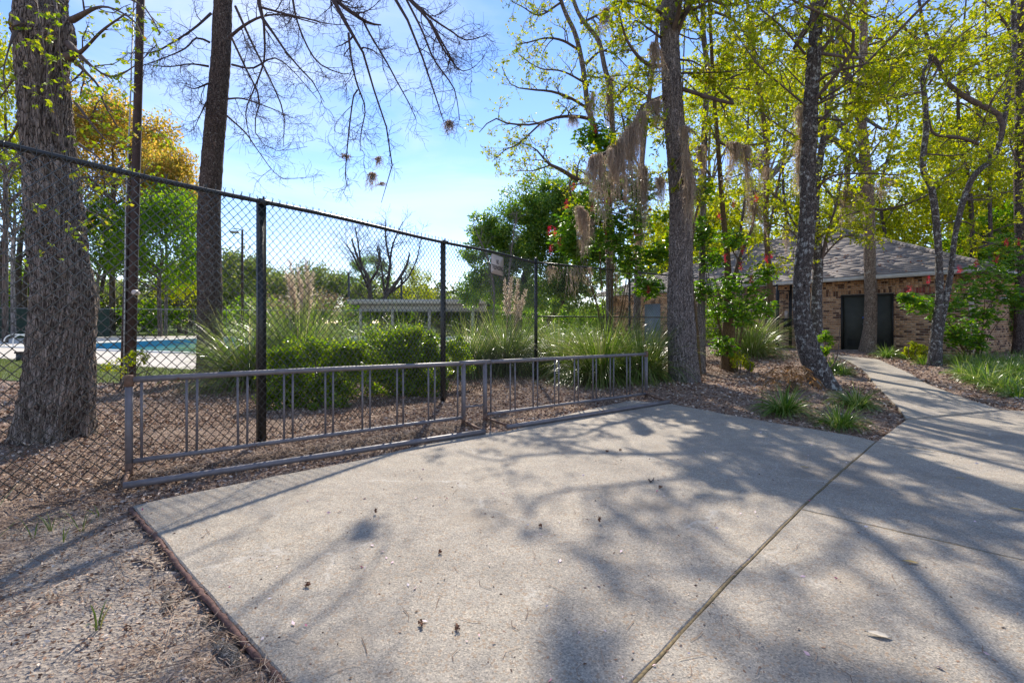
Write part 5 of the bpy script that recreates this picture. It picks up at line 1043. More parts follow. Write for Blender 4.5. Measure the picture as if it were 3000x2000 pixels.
for n_, (px, w_, d, tt) in enumerate([(18, 30, 40, 'thin bare trunk at the wind screen end'), (62, 34, 42, 'pinkish trunk rising above the wind screen'), (80, 26, 44, 'dark leaning trunk beside the pinkish one'), (305, 20, 52, 'pale thin trunk behind the far fence'), (528, 16, 55, 'dark thin trunk seen beside the dark straight trunk')]):
    px_tree(tt, (px, 985), d, [(px, 980, d, w_), (px-8, 860, d, w_*.7), (px-14+9*n_, 740, d, w_*.55), (px+12, 600, d, w_*.35), (px-10, 480, d, w_*.15)], M['bark_dark'], [], M['leaf_far'], 300+n_, canopy=(10, 4, 18, 4.5, 0, 360, .5), ls=.25, n1=6, l1=2.2, n2=4, l2=1.2, nl=2, nc=2, k=10, ridge=0, step=.6, group='thin trunks beyond the pool')
g_t = 'tree line beyond the pavilion'
tl = [(640, 770, 80, 150), (735, 755, 90, 130), (800, 770, 95, 110), (850, 790, 85, 120), (905, 765, 100, 120), (965, 770, 90, 110), (1020, 800, 95, 120), (1290, 850, 110, 120), (1350, 855, 105, 130), (1180, 830, 100, 130), (560, 780, 75, 160), (420, 800, 70, 200), (200, 790, 70, 240), (60, 780, 72, 200)]
names = ['round far tree left of the first fence post', 'tall far tree just right of the first fence post', 'far tree with a flat top behind the dry plumes', 'lower far tree behind the dry plumes', 'far tree with an even dome right of the plumes', 'far tree leaning over the shorter one near the thin lamp post', 'far tree behind the flat topped pine', 'low far tree over the pavilion roof', 'low far tree behind the pavilion roof end',
         'far tree behind the bare branched pair', 'far tree half hidden by the dark straight trunk', 'far tree behind the pole and pool', 'far tree line crown beside the thick trunk', 'far crown behind the wind screen']
for n_, ((px, py, d, w_), lab) in enumerate(zip(tl, names)): far_tree(lab, px, py, 960, d, w_*1.25, 'far', n_, g_t)
far_tree('rounded yellow green tree over the pavilion roof', 1225, 778, 945, 75, 120, 'yellow', 1, g_t); far_tree('flat topped dark pine behind the pavilion', 1080, 748, 860, 70, 130, 'dark', 0, g_t)
far_tree('brown thicket of bare scrub behind the dry plumes', 880, 830, 985, 45, 330, 'brown', 0, g_t, False, 'shrub', 'shrub')
for n_, (rows, lims, d, lab) in enumerate([([(1082, 960, 60, 16), (1084, 880, 60, 14), (1080, 820, 60, 11), (1050, 760, 60, 8), (1030, 700, 60, 5)], [[(1082, 850, 60, 9), (1060, 800, 59.5, 7), (1030, 740, 59, 4), (1000, 700, 59, 2)], [(1082, 830, 60, 8), (1110, 780, 60, 6), (1105, 720, 60, 3)], [(1060, 790, 60, 7), (1050, 720, 60, 5), (1040, 660, 60, 2)]], 60, 'bare dark tree rising straight behind the pavilion'),
                                           ([(1118, 960, 56, 18), (1125, 880, 56, 14), (1160, 830, 56, 11), (1190, 780, 56, 8), (1200, 740, 56, 4)], [[(1130, 870, 56, 10), (1140, 800, 56, 8), (1150, 720, 56, 5), (1180, 650, 56, 2)], [(1140, 860, 56, 8), (1190, 820, 55.5, 6), (1220, 760, 55, 3), (1235, 690, 55, 2)], [(1145, 780, 56, 7), (1130, 700, 56, 5), (1130, 650, 56, 2)], [(1128, 870, 56, 8), (1120, 800, 56, 6), (1110, 720, 56, 3)]], 56, 'bare dark tree with a slanting fork behind the pavilion')]):
    b = P(rows[0][0], 965, d); b[2] = 0; make_tree('bare_tree', lab, 'tree', b, [Px(rows)], M['bark_dark'], [Px(q) for q in lims], M['twig_dark'], None, 0, 8, 2.6, 7, 1.4, 4, .8, 0, 0, 38, .05, .16, seed=400+n_, k=10, flare=0, step=.4, rmin=.012)
# big dark magnolia and neighbours
def magnolia():
    b = P(1520, 985, 25.0); b[2] = 0; o = thing('magnolia_tree', 'dense dark glossy evergreen behind the sign and corner post', 'tree', b); cm = MB(); rng = np.random.default_rng(77)
    for (px, py, rx, rz, n_) in ((1440, 740, 85, 105, 80), (1530, 690, 100, 130, 100), (1610, 640, 95, 135, 100), (1690, 700, 100, 160, 100), (1560, 820, 170, 110, 130), (1430, 850, 90, 80, 60), (1740, 800, 90, 120, 70), (1650, 880, 150, 80, 70)):
        c = P(px, py, 25); blob_crown(cm, rng, c, (rx*25/FPX, 1.5, rz*25/FPX), n_, 110, .16, .45, .35, .8, .24)
    part('crown', cm, M['leaf_glossy'], o)
    tm = MB(); tm.add(*trunk_mesh([(*b, .24), (*(b+[0, 0, 2.2]), .18), (*(b+[.6, 0, 5]), .12), (*(b+[1, 0, 7]), .05)], 14, .2)); tm.add(*trunk_mesh([(*(b+[.8, 0, 0]), .16), (*(b+[2.0, 0, 2.0]), .13), (*(b+[3.6, .2, 4]), .06)], 12, .2)); part('trunk', tm, M['bark_dark'], o, True)
magnolia()
for n_, (rows, d, lab) in enumerate([([(1440, 985, 23, 7), (1448, 860, 23, 6), (1430, 760, 23, 5), (1400, 690, 23, 3), (1385, 650, 23, 2)], 23, 'twiggy bare sapling against the sky at the sign'), ([(1500, 985, 22.5, 7), (1490, 840, 22.5, 6), (1500, 720, 22.5, 4), (1515, 620, 22.5, 3)], 22.5, 'greyish bare sapling in front of the dark evergreen')]):
    b = P(rows[0][0], 985, d); b[2] = 0; make_tree('bare_tree', lab, 'tree', b, [Px(rows)], M['twig_grey'], [Px(rows)], M['twig_grey'], None, 0, 12, 1.1, 6, .6, 3, .35, 0, 0, 40, .04, .18, seed=410+n_, k=8, flare=0, step=.4, rmin=.005)
g_w = 'leafy crowns of the wood behind the building'
for n_, (px, pt_, pb, d, w_, kd, lab) in enumerate([(2650, 560, 860, 34, 330, 'yellow', 'yellow green crown right behind the roof ridge'), (2800, 520, 900, 32, 330, 'yellow', 'yellow green crown over the roof hip'), (2940, 430, 900, 29, 300, 'yellow', 'dense yellow green crown over the roof corner'), (2780, 300, 700, 38, 360, 'yellow', 'high pale crown between the twin trunks'),
        (3020, 150, 620, 30, 340, 'yellow', 'high yellow crown beside the dark edge trunk'), (2450, 540, 800, 36, 300, 'yellow', 'low pale crown behind the roof peak'), (2300, 500, 820, 34, 280, 'yellow', 'yellow green crown behind the leaning trunk'), (2130, 560, 900, 32, 260, 'yellow', 'yellow green crown above the gate fence'), (1960, 560, 880, 34, 260, 'yellow', 'yellow green crown behind the thick grey trunk'), (2900, 640, 960, 26, 240, 'mid', 'dark green crown low beside the building end'), (3060, 560, 1000, 24, 300, 'mid', 'green crown at the dark edge trunk'),
        (2250, 150, 520, 40, 330, 'yellow', 'high thin crown between mossy and leaning trunks'), (2480, 60, 420, 42, 330, 'yellow', 'high thin crown above the tan trunk'), (2080, 200, 560, 40, 260, 'yellow', 'high thin crown beyond the thick grey trunk')]):
    far_tree(lab, px, pt_, pb, d, w_, kd, n_, g_w)
# solid wood edge far behind everything
wm = MB(); rng = np.random.default_rng(9)
for k in range(34):
    x = -150+k*9+rng.uniform(-3, 3); yy = 118+rng.uniform(-8, 20) if x < 20 else 60+rng.uniform(0, 12); blob_crown(wm, rng, (x, yy, 5.5 if x < 20 else 7), (8, 5, 5.5 if x < 20 else 8), 26, 60, 1.0, .7, .3, .8, .4)
for k in range(34): blob_crown(wm, rng, (-150+k*9, 112 if k < 20 else 62, 2.0), (8, 3, 2.6), 16, 40, 1.0, .7, .2, .8, .4)
um = MB()
for k in range(30):
    x = -62+k*2.6+rng.uniform(-1, 1); blob_crown(um, rng, (x, 50+rng.uniform(0, 6)+.05*x, 1.2+rng.uniform(0, .8)), (2.4, 1.6, 1.6+rng.uniform(0, .8)), 14, 70, .32, .6, .2, .8, .4)
single('undergrowth', um, M['leaf_mid'], 'tangled low undergrowth beyond the pool fence', 'undergrowth', kind='stuff')
single('distant_woodland', wm, M['leaf_far'], 'hazy green woodland closing the view beyond the pool', 'woodland', kind='stuff')

# ================================================================== SPANISH MOSS
def moss(label, pts, ln, n, wid=.06, group='Spanish moss hanging from the limbs', seed=0, dense=1.0):
    """strands hanging from along a line (world points)"""
    rng = np.random.default_rng(seed+500); q = spline(pts, n=40) if len(pts) > 1 else np.repeat(np.asarray(pts, float), 40, 0)
    span = np.linalg.norm(q[-1]-q[0]); nb = max(3, int(span/.055)+2); k = int(n*dense); ci = rng.uniform(0, 39, nb).astype(int); cl = rng.beta(1.1, 1.5, nb)*1.25+.12; w_ = rng.uniform(.3, 1, nb)*cl; bi = rng.choice(nb, k, p=w_/w_.sum()); m = 9
    L = ln*cl[bi]*rng.uniform(.25, 1.0, k)**.8; spread = wid*(.3+.35*cl[bi])[:, None]; e = rng.normal(size=(k, 3))*np.array([1, 1, .25])*spread; p0 = q[ci[bi]]+e; t = np.linspace(0, 1, m)[None, :, None]
    lean_ = rng.normal(size=(nb, 3))*[.12, .12, 0]; w = np.cumsum(rng.normal(size=(k, m, 3))*[.02, .02, .008], 1); P_ = p0[:, None]+(np.array([0, 0, -1.0])*L[:, None]+lean_[bi]*L[:, None]-e*.55)[:, None]*t+w
    R = np.clip(.0048*(1-.75*t[..., 0]), .0012, 1)*np.ones((k, 1)); mb = MB().tubes(P_, R, 3); sc_ = min(1.0, .35+ln*.7)
    pt, tg = at_twigs(P_, rng, 4, .008, .0); mb.leaves(pt, unit(tg+rng.normal(size=pt.shape)*(.75 if ln > .45 else .28)), rng.uniform(.02, .065, len(pt))*sc_, rng, .14, .02)
    o = np.array(q[20]); return single('spanish_moss', mb, M['moss'], label, 'moss', o, group)
moss('grey Spanish moss mass added unseen high on the sweetgum limb to shadow the slab', [np.array([-.30, 16.2, 14.0]), np.array([-.26, 16.22, 14.05]), np.array([-.2, 16.25, 14.0])], 1.75, 2600, .05, seed=99)  # unseen clump added above the frame to cast the dark streak on the slab
mrow = [((1945, 288), (1900, 305), 9.0, .55, 300, 'moss at the trunk end of the sloping limb'), ((1895, 308), (1862, 355), 8.9, 1.1, 420, 'moss along the upper bend of the sloping limb'), ((1862, 355), (1825, 400), 8.7, 1.2, 460, 'longest moss curtain on the middle of the sloping limb'), ((1825, 400), (1790, 438), 8.5, 1.15, 460, 'moss curtain below the lower bend of the sloping limb'), ((1790, 438), (1730, 462), 8.4, 1.25, 460, 'moss curtain at the tip of the sloping limb'),
        ((1800, 215), (1785, 235), 12.2, 1.7, 240, 'narrow moss strip on the forked sweetgum stem'), ((1768, 25), (1785, 30), 12.1, .75, 260, 'thick moss tuft at the very top of the forked sweetgum'), ((1672, 340), (1700, 345), 11.9, .55, 200, 'moss tuft on the long low sweetgum limb'), ((1584, 358), (1590, 358), 11.5, .3, 60, 'small moss wisp near the sweetgum limb tip'), ((1740, 265), (1730, 300), 12.3, 1.0, 200, 'moss wisp along the sweetgum stem bend'),
        ((1912, 120), (1925, 140), 9.2, .85, 240, 'dark moss hanging close to the thick trunk top'), ((2010, 430), (2022, 530), 8.9, .9, 460, 'moss sleeve on the burl of the thick grey trunk'), ((2005, 370), (2018, 380), 9.0, .5, 220, 'moss over the burl of the thick grey trunk'), ((2042, 425), (2066, 430), 11.3, .9, 240, 'moss on the thin trunk behind the thick grey one'), ((2130, 415), (2165, 420), 11.1, 1.5, 340, 'long moss columns beside the mossy slim trunk'), ((2160, 425), (2190, 430), 11.0, 1.3, 300, 'moss columns leaning toward the mossy slim trunk'),
        ((1930, 520), (1945, 530), 9.1, .65, 220, 'moss tuft low beside the thick grey trunk'), ((1880, 480), (1890, 500), 10.5, 1.5, 320, 'moss column above the corner post fence'), ((1690, 600), (1715, 625), 9.4, 1.1, 360, 'moss curtain above the corner post'), ((1730, 640), (1738, 650), 11, .9, 220, 'grey moss tuft above the second fence rail'), ((1780, 640), (1792, 660), 12.4, 1.6, 300, 'moss sleeve on the sweetgum foot'), ((1860, 610), (1872, 630), 13.4, 1.9, 300, 'moss sleeve on the mossy trunk behind the fence'),
        ((1610, 780), (1730, 785), 10.9, .75, 170, 'moss caught on the fence beyond the corner post'), ((2345, 310), (2352, 420), 8.6, .7, 400, 'moss beard on the upper leaning trunk'), ((2348, 430), (2352, 520), 8.55, .7, 400, 'moss beard on the middle of the leaning trunk'), ((2500, 540), (2545, 545), 15.8, 1.3, 400, 'moss mass on the tan trunk by the roof'), ((2470, 560), (2500, 545), 15.7, 1.5, 300, 'moss veil beside the tan trunk'), ((2585, 520), (2600, 525), 8.0, .35, 140, 'small moss wisp on the thin level limb'), ((2300, 660), (2310, 665), 14.5, .9, 160, 'small moss wisp above the gate'), ((2228, 440), (2248, 450), 15, 1.6, 280, 'moss on the slim mossy trunk top'), ((2190, 560), (2215, 600), 12, 1.5, 280, 'moss over the buckeye covered trunk fork'),
        ((1312, 355), (1318, 358), 8.2, .3, 120, 'lonely moss tuft on the farthest bare branch'), ((1012, 455), (1012, 460), 8.5, .2, 60, 'tiny moss tuft on a hanging bare branch'), ((1108, 460), (1112, 465), 8.6, .25, 80, 'small moss tuft on the longest bare branch'), ((1090, 505), (1096, 510), 8.6, .4, 120, 'moss tuft low on the longest bare branch'), ((1117, 535), (1121, 540), 8.6, .15, 50, 'last moss wisp at the tip of the longest bare branch')]
for n_, (a, b_, d, ln, cnt, lab) in enumerate(mrow):
    pts = [P(*a, d), P((a[0]+b_[0])/2, (a[1]+b_[1])/2, d-.02), P(*b_, d)]; moss('grey Spanish '+lab, pts, ln, int(cnt*.55), .055 if cnt > 130 else .016, seed=n_)

# ================================================================== GRASSES AND SHRUBS
def blades(mb, c, n, L, rng, lean=.9, w=.012, arch=1.2, r0=.12, m=8, lv=.35, az=None):
    c = np.asarray(c, float); a = rng.uniform(0, 2*np.pi, n) if az is None else rng.normal(az, .5, n); ln = L*(1-lv*rng.random(n)); d = np.stack([np.cos(a), np.sin(a), np.zeros(n)], 1); out = rng.random(n)**.6*lean
    p0 = c+d*(rng.random(n)**.5*r0)[:, None]+np.stack([np.zeros(n)]*3, 1); t = np.linspace(0, 1, m)
    th0 = out*.9; th = th0[:, None]+(arch*out+.25*rng.random(n))[:, None]*t[None]**1.5*1.5; dx = np.sin(th); dz = np.cos(th); st = (ln/(m-1))[:, None]
    X_ = np.concatenate([np.zeros((n, 1)), np.cumsum(dx[:, 1:]*st, 1)], 1); Z_ = np.concatenate([np.zeros((n, 1)), np.cumsum(dz[:, 1:]*st, 1)], 1); Pn = p0[:, None]+d[:, None]*X_[..., None]; Pn[..., 2] += Z_; Pn[..., 2] = np.maximum(Pn[..., 2], c[2]-.01+.02*t)
    Pn += np.cumsum(rng.normal(size=(n, m, 3))*.004*L, 1)*np.array([1, 1, .4]); sd = unit(np.stack([-d[:, 1], d[:, 0], np.zeros(n)], 1)+rng.normal(size=(n, 3))*.35); W = w*np.array([.7, 1, 1, .95, .85, .65, .4, .08])[None]*rng.uniform(.6, 1.3, (n, 1)); mb.ribbons(Pn, np.interp(np.linspace(0, 1, m), np.linspace(0, 1, 8), W[0])[None]*np.ones((n, 1)) if m != 8 else W, sd)
def plume(mb, base, tip, rng, n=260):
    q = spline([base, (np.array(base)+tip)/2+[.03, 0, .02], tip], n=40); mb.tube(q, .006, 4, False); i = rng.integers(22, 40, n); p = q[i]; f = (i-22)/18; d = unit(rng.normal(size=(n, 3))*.55+[.15, 0, .9-.4*0]); mb.leaves(p+rng.normal(size=(n, 3))*.012, d, .17*(1-.55*f)*rng.uniform(.6, 1.2, n), rng, .16, .03)
def pampas(label, px, py, d, H, n, spread, plumes=(), seed=0):
    rng = np.random.default_rng(700+seed); b = P(px, py, d); b[2] = zt_base(b[0], b[1]); o = thing('pampas_grass', label, 'ornamental grass', b, 'pampas grass clumps behind the fence'); mb = MB(); blades(mb, b, n*2//3, H, rng, 1.05, .012, 1.9, spread, lv=.55); blades(mb, b, n//2, H*1.1, rng, .6, .012, 1.3, spread*.8, lv=.5); part('blades', mb, M['pampas'], o)
    db = MB(); blades(db, b, n//3, H*.85, rng, 1.25, .010, 2.1, spread, lv=.6); part('dry_blades', db, M['leaf_brown'], o)
    for (tx, ty) in plumes:
        pm = MB(); plume(pm, b+[rng.uniform(-.2, .2), rng.uniform(-.2, .2), .3], P(tx, ty, d+rng.uniform(-.3, .3)), rng); part('plume', pm, M['plume'], o)
    return o
pampas('big pampas clump with dry pink plumes behind the first fence post', 880, 1075, 10.5, 2.2, 2200, .42, ((850, 770), (872, 790), (895, 760), (918, 800), (838, 800), (884, 830)), 1)
pampas('wide arching pampas clump beside the dark straight trunk', 735, 1105, 9.6, 1.8, 1500, .36, (), 2)
pampas('tall green pampas clump between shrub and second fence post', 1190, 1070, 11.5, 1.75, 900, .35, (), 3)
pampas('silvery pampas clump left of the corner post with four plumes', 1480, 1085, 12.2, 1.9, 1700, .4, ((1478, 822), (1498, 815), (1518, 822), (1540, 855)), 4)
pampas('broad pampas clump right of the corner post', 1640, 1100, 11.9, 1.75, 1400, .4, (), 5)
pampas('greenest pampas clump before the thick grey trunk', 1760, 1118, 10.2, 1.75, 1700, .38, (), 6)
pampas('upright pampas clump touching the thick grey trunk', 1880, 1105, 10.3, 1.6, 1300, .3, (), 7)
pampas('loose grassy clump beside the gate tree', 2200, 1030, 14.4, 1.7, 700, .35, (), 8)

pampas('pale green pampas clump peeking over the two glossy shrubs', 1050, 1060, 11.8, 1.75, 1200, .4, (), 9)
pampas('grassy pampas clump between the shrubs and silvery one', 1380, 1080, 11.8, 1.7, 1300, .4, (), 10)

def shrub(label, blobs, leaf, size, n_leaf, seed, name='shrub', group=None, aspect=.55, stems=6, base=None, mat='twig'):
    rng = np.random.default_rng(800+seed); cm = MB(); cs = []
    for (px, py, d, rx, rz, nc) in blobs:
        c = P(px, py, d); cs.append(c); blob_crown(cm, rng, c, (rx*d/FPX, rx*d/FPX*.8, rz*d/FPX), nc, n_leaf, size, aspect, .45, .85, .3)
    b = np.mean(cs, 0); b[2] = zt_base(b[0], b[1]); o = thing(name, label, 'shrub', b, group); part('foliage', cm, leaf, o); sm = MB()
    for k in range(stems): c = cs[k % len(cs)]+rng.normal(size=3)*.2; sm.tube(spline([b+[rng.uniform(-.3, .3)*.5, rng.uniform(-.2, .2), -.03], (b+c)/2+rng.normal(size=3)*.08, c], n=8), np.linspace(.018, .005, 8), 5, False)
    part('stem', sm, M[mat], o); return o
shrub('glossy clipped shrub right behind the first fence post', [(830, 1120, 7.3, 75, 85, 50), (900, 1080, 7.5, 90, 95, 60), (990, 1110, 7.7, 75, 95, 50), (960, 1180, 7.4, 90, 55, 30), (820, 1185, 7.1, 55, 45, 22), (1030, 1040, 7.8, 50, 40, 20)], M['leaf_box'], .048, 110, 1)
shrub('taller glossy shrub in front of the second fence post', [(1150, 1050, 8.6, 95, 95, 70), (1220, 1020, 8.9, 75, 60, 40), (1260, 1090, 8.8, 80, 85, 50), (1130, 1130, 8.4, 90, 70, 44), (1230, 1150, 8.5, 85, 50, 30), (1340, 1060, 9.3, 50, 70, 26)], M['leaf_box'], .048, 110, 2)

def buckeye(label, pts, seed, flowers=(), n=60, size=.15, base=None, group='buckeye shrubs with red flower spikes'):
    """drooping palmate leaves of five leaflets on thin branches, red flower spikes"""
    rng = np.random.default_rng(900+seed); b = np.asarray(base, float); o = thing('buckeye_shrub', label, 'shrub', b, group); sm = MB(); lm = MB()
    for (px, py, d, r) in pts:
        c = P(px, py, d); q = spline([b+rng.normal(size=3)*[.08, .08, 0], (b+c)/2+rng.normal(size=3)*.12+[0, 0, .1], c], n=14); sm.tube(q, np.linspace(.016, .005, 14), 5, False)
        k = int(n*1.6); e = unit(rng.normal(size=(k, 3)))*(rng.random(k)**.5*r*d/FPX)[:, None]*[1, 1, .8]; p = c+e
        for a in p[:: 5]: sm.tube([c, (a+c)/2+[0, 0, .03], a], .004, 3, False)
        az = rng.uniform(0, 6.28, k); tl = unit(np.stack([np.cos(az), np.sin(az), rng.uniform(-.5, .5, k)], 1))
        side = unit(np.cross(tl, [0, 0, 1.]))
        for a_ in np.radians([-80, -40, 0, 40, 80]): lm.leaves(p, unit(tl*math.cos(a_)+side*math.sin(a_)-np.array([0, 0, .5])), size*(1-.25*abs(a_))*rng.uniform(.7, 1.1, k), rng, .36, .1)
    part('branch', sm, M['bark_moss'], o); part('foliage', lm, M['leaf_buckeye'], o)
    for (px, py, d) in flowers:
        fm = MB(); c = P(px, py, d); k = 60; t = rng.random(k); p = c+np.stack([rng.normal(size=k)*.02, rng.normal(size=k)*.02, t*.2], 1); fm.leaves(p, unit(rng.normal(size=(k, 3))+[0, 0, .4]), rng.uniform(.03, .06, k)*(1.2-.6*t), rng, .3, .05); part('flower_spike', fm, M['flower'], o)
bb = G(1810, 1010+60); bb = P(1790, 1075, 11.8); bb[2] = zt_base(bb[0], bb[1])
buckeye('tall buckeye with drooping leaves under the moss curtain', [(1660, 700, 11.3, 50), (1760, 650, 11.3, 70), (1850, 760, 11.3, 60), (1690, 640, 11.3, 60), (1750, 560, 11.4, 70), (1820, 540, 11.3, 70), (1860, 640, 11.2, 70), (1800, 700, 11.2, 70), (1740, 400, 11.5, 60), (1780, 440, 11.3, 55), (1690, 730, 11.2, 40), (1930, 740, 11.2, 45), (1900, 840, 11.3, 45), (1870, 560, 11.2, 60)], 1,
        [(1660, 610, 11), (1625, 690, 11), (1610, 685, 11), (1615, 740, 11), (1770, 600, 11), (1785, 600, 11), (1905, 620, 10.9), (1745, 390, 11.2), (1900, 860, 11), (1640, 720, 11), (1775, 700, 11), (1830, 590, 11), (1680, 560, 11), (1735, 620, 11), (1860, 690, 11), (1800, 500, 11.1)], 105, .16, bb)
bb = P(2140, 1072, 11.6); bb[2] = zt_base(bb[0], bb[1])
buckeye('buckeye crowding the trunk left of the gate', [(2130, 830, 11.5, 55), (2190, 850, 11.3, 60), (2110, 900, 11.4, 50), (2170, 920, 11.3, 50), (2230, 900, 11.4, 45), (2080, 760, 11.5, 50), (2150, 700, 11.5, 45), (2060, 690, 11.4, 40), (2120, 1010, 11.4, 40), (2240, 800, 11.5, 45), (2050, 560, 11.4, 50), (2050, 850, 11.4, 40)], 2,
        [(2045, 640, 11), (2150, 610, 11), (2125, 770, 11), (2105, 640, 11), (2175, 745, 11), (2245, 770, 11), (2260, 760, 11.2), (2170, 790, 11), (2200, 830, 11), (2215, 590, 11.2)], 60, .15, bb)
bb = P(2850, 1050, 12.6); bb[2] = zt_base(bb[0], bb[1])
buckeye('buckeye with bright leaves before the brick wall end', [(2690, 890, 12.2, 40), (2760, 900, 12.3, 55), (2830, 860, 12.4, 60), (2880, 800, 12.6, 60), (2930, 850, 12.6, 55), (2820, 960, 12.3, 50), (2880, 920, 12.5, 45), (2970, 780, 12.8, 60), (2940, 720, 13, 50), (2800, 990, 12.3, 35), (2660, 870, 12, 22), (2990, 880, 12.6, 45), (2860, 1000, 12.4, 35)], 3,
        [(2675, 890, 12), (2720, 830, 12), (2780, 880, 12), (2860, 780, 12.2), (2950, 720, 12.5), (2985, 720, 12.5), (2920, 770, 12.3), (2665, 860, 12), (2810, 800, 12)], 62, .16, bb)
shrub('dark rounded evergreen bush at the building corner', [(2965, 950, 16.5, 50, 80, 40), (3020, 960, 16.5, 60, 80, 40)], M['leaf_glossy'], .08, 90, 9)
shrub('small leafy shrub left of the twin trunks', [(2690, 1030, 13, 28, 30, 16), (2665, 1045, 13, 22, 24, 12), (2705, 1060, 12.6, 16, 20, 8)], M['leaf_spring'], .06, 40, 10, stems=10)
shrub('small weedy shrub behind the leaning trunk', [(2420, 1000, 11, 22, 26, 10), (2410, 1030, 10.6, 20, 20, 8)], M['leaf_mid'], .06, 40, 11)
shrub('young shrub at the foot of the buckeye trunk', [(2165, 1060, 11.2, 26, 40, 12), (2195, 1085, 11, 18, 26, 8)], M['leaf_spring'], .06, 30, 12, stems=8)
shrub('spindly yellow sapling before the brown pole', [(400, 1055, 8.8, 40, 26, 14), (335, 1080, 8.9, 30, 30, 7)], M['leaf_spring'], .05, 26, 13, stems=7)
shrub('low loose shrubs behind the gate fence', [(2080, 960, 14.6, 50, 80, 36), (2160, 950, 15, 50, 80, 36)], M['leaf_mid'], .07, 60, 14)

def tuft(label, px, py, H, n, seed, group, w=.013, lean=1.0, mat='blade', off=0.0):
    rng = np.random.default_rng(1000+seed); b = G(px, py, off); o = MB(); blades(o, b, n, H, rng, lean, w, 1.5, .09); return single('liriope_plant', o, M[mat], label, 'ornamental grass', b, group)
gb = 'liriope clumps in the middle bed'
for n_, (px, py, H, n, lab) in enumerate([(2298, 1215, .52, 340, 'strappy liriope clump below the brown fronds'), (2510, 1195, .46, 260, 'light liriope clump nearest the path edge'), (2462, 1255, .42, 240, 'pale liriope clump at the bed corner by the slab'), (2440, 1092, .5, 300, 'shaded liriope clump against the leaning trunk foot'), (2475, 1100, .34, 120, 'sparse liriope behind the leaning trunk beside the path')]): tuft(lab, px, py, H, n, n_, gb)
tuft('full liriope clump in front of the tan trunk', 2600, 1048, .52, 240, 20, 'liriope clumps by the building'); tuft('liriope clump growing between tan trunk and path', 2655, 1052, .3, 80, 21, 'liriope clumps by the building')
rng = np.random.default_rng(31); k = 0; lab2 = 'arching liriope clump in the crowded bed right of the path'
for _ in range(400):
    px, py = rng.uniform(2690, 3120), rng.uniform(1062, 1196)
    lim = np.interp(px, [2690, 2725, 2800, 2860, 2950, 3000, 3120], [1085, 1095, 1118, 1142, 1172, 1186, 1186])
    if py > lim-12 or k >= 80: continue
    tuft(lab2, px, py, rng.uniform(.42, .62), 120, 40+k, 'liriope filling the bed right of the path', lean=1.1); k += 1
# brown dead cycad
b = G(2322, 1150); cy = thing('cycad', 'brown withered cycad with drooping dry fronds beside the leaning trunk', 'cycad', b); rng = np.random.default_rng(66)
part('stump', MB().tube(spline([b-[0, 0, .05], b+[0, 0, .10], b+[0, 0, .18]], n=6), [.09, .10, .095, .085, .06, .03], 10), M['bark_moss'], cy)
for a in np.linspace(0, 6.28, 15)[:-1]+rng.normal(size=14)*.15:
    L = rng.uniform(.34, .7); hh = rng.uniform(.6, 1.5); d = np.array([math.cos(a), math.sin(a), 0]); q = spline([b+[0, 0, .12], b+d*L*.35+[0, 0, .30*hh], b+d*L*.7+[0, 0, .27*hh], b+d*L*1.0+[0, 0, .05+.14*(hh-.6)]], n=26); fm = MB().tube(q, .005, 4, False); tg = unit(np.gradient(q, axis=0)); sd = unit(np.cross(tg, [0, 0, 1.]))
    for e in (-1, 1): i = np.arange(4, 26)[rng.random(22) < .8]; fm.leaves(q[i]+rng.normal(size=(len(i), 3))*.006, unit(sd[i]*e+tg[i]*.9-np.array([0, 0, .5])+rng.normal(size=(len(i), 3))*.35), (.11*np.sin(np.pi*(i-2)/26)+.03)*rng.uniform(.5, 1.2, len(i)), rng, .11, .03)
    part('frond', fm, M['cycad'], cy)

# ================================================================== GROUND LITTER, SMALL THINGS
def scatter(n, rng, r0=1.4, r1=22, a0=-50, a1=50):
    r = np.exp(rng.uniform(np.log(r0), np.log(r1), n)); a = np.radians(rng.uniform(a0, a1, n)); return r*np.sin(a), r*np.cos(a)
def zg(x, y): return zt_base(x, y)+(vnoise(x*2.2, y*2.2)-.5)*.035+(vnoise(x*9, y*9)-.5)*.022
def off_pave(x, y, m=0.0): return ~(on_paving(x, y) | in_poly(x, y, deck_poly) | in_poly(x, y, lawn_poly))
rng = np.random.default_rng(21)
x, y = scatter(270000, rng, 1.3, 19); ok = off_pave(x, y) & (vnoise(x*1.3+4, y*1.3)+.35*rng.random(len(x)) > .38); sandy = np.hypot(x+2.0, y-2.0)+.6*vnoise(x*3, y*3) < 1.75; ok &= ~sandy | (rng.random(len(x)) < .22); x, y = x[ok], y[ok]; n = len(x)
lm = MB(); p = np.stack([x, y, zg(x, y)+rng.uniform(.002, .022, n)], 1); lm.leaves(p, unit(rng.normal(size=(n, 3))*[1, 1, .22]), np.clip(.0056*np.hypot(x, y)**.75, .006, .045)*rng.uniform(.7, 2.2, n), rng, .5, .12); single('leaf_litter', lm, M['litter'], 'brown leaf chips scattered over the beds', 'leaf litter', kind='stuff')
x, y = scatter(90000, rng, 1.3, 13); ok = off_pave(x, y) & (vnoise(x*1.1+9, y*1.1+3)+.3*rng.random(len(x)) > .45); sandy = np.hypot(x+2.1, y-2.0) < 1.3; ok &= ~sandy | (rng.random(len(x)) < .4); x, y = x[ok], y[ok]; n = len(x); a = rng.uniform(0, 6.28, n); L = rng.uniform(.05, .16, n)*(.7+.05*np.hypot(x, y)); d = np.stack([np.cos(a), np.sin(a), rng.normal(size=n)*.12], 1)
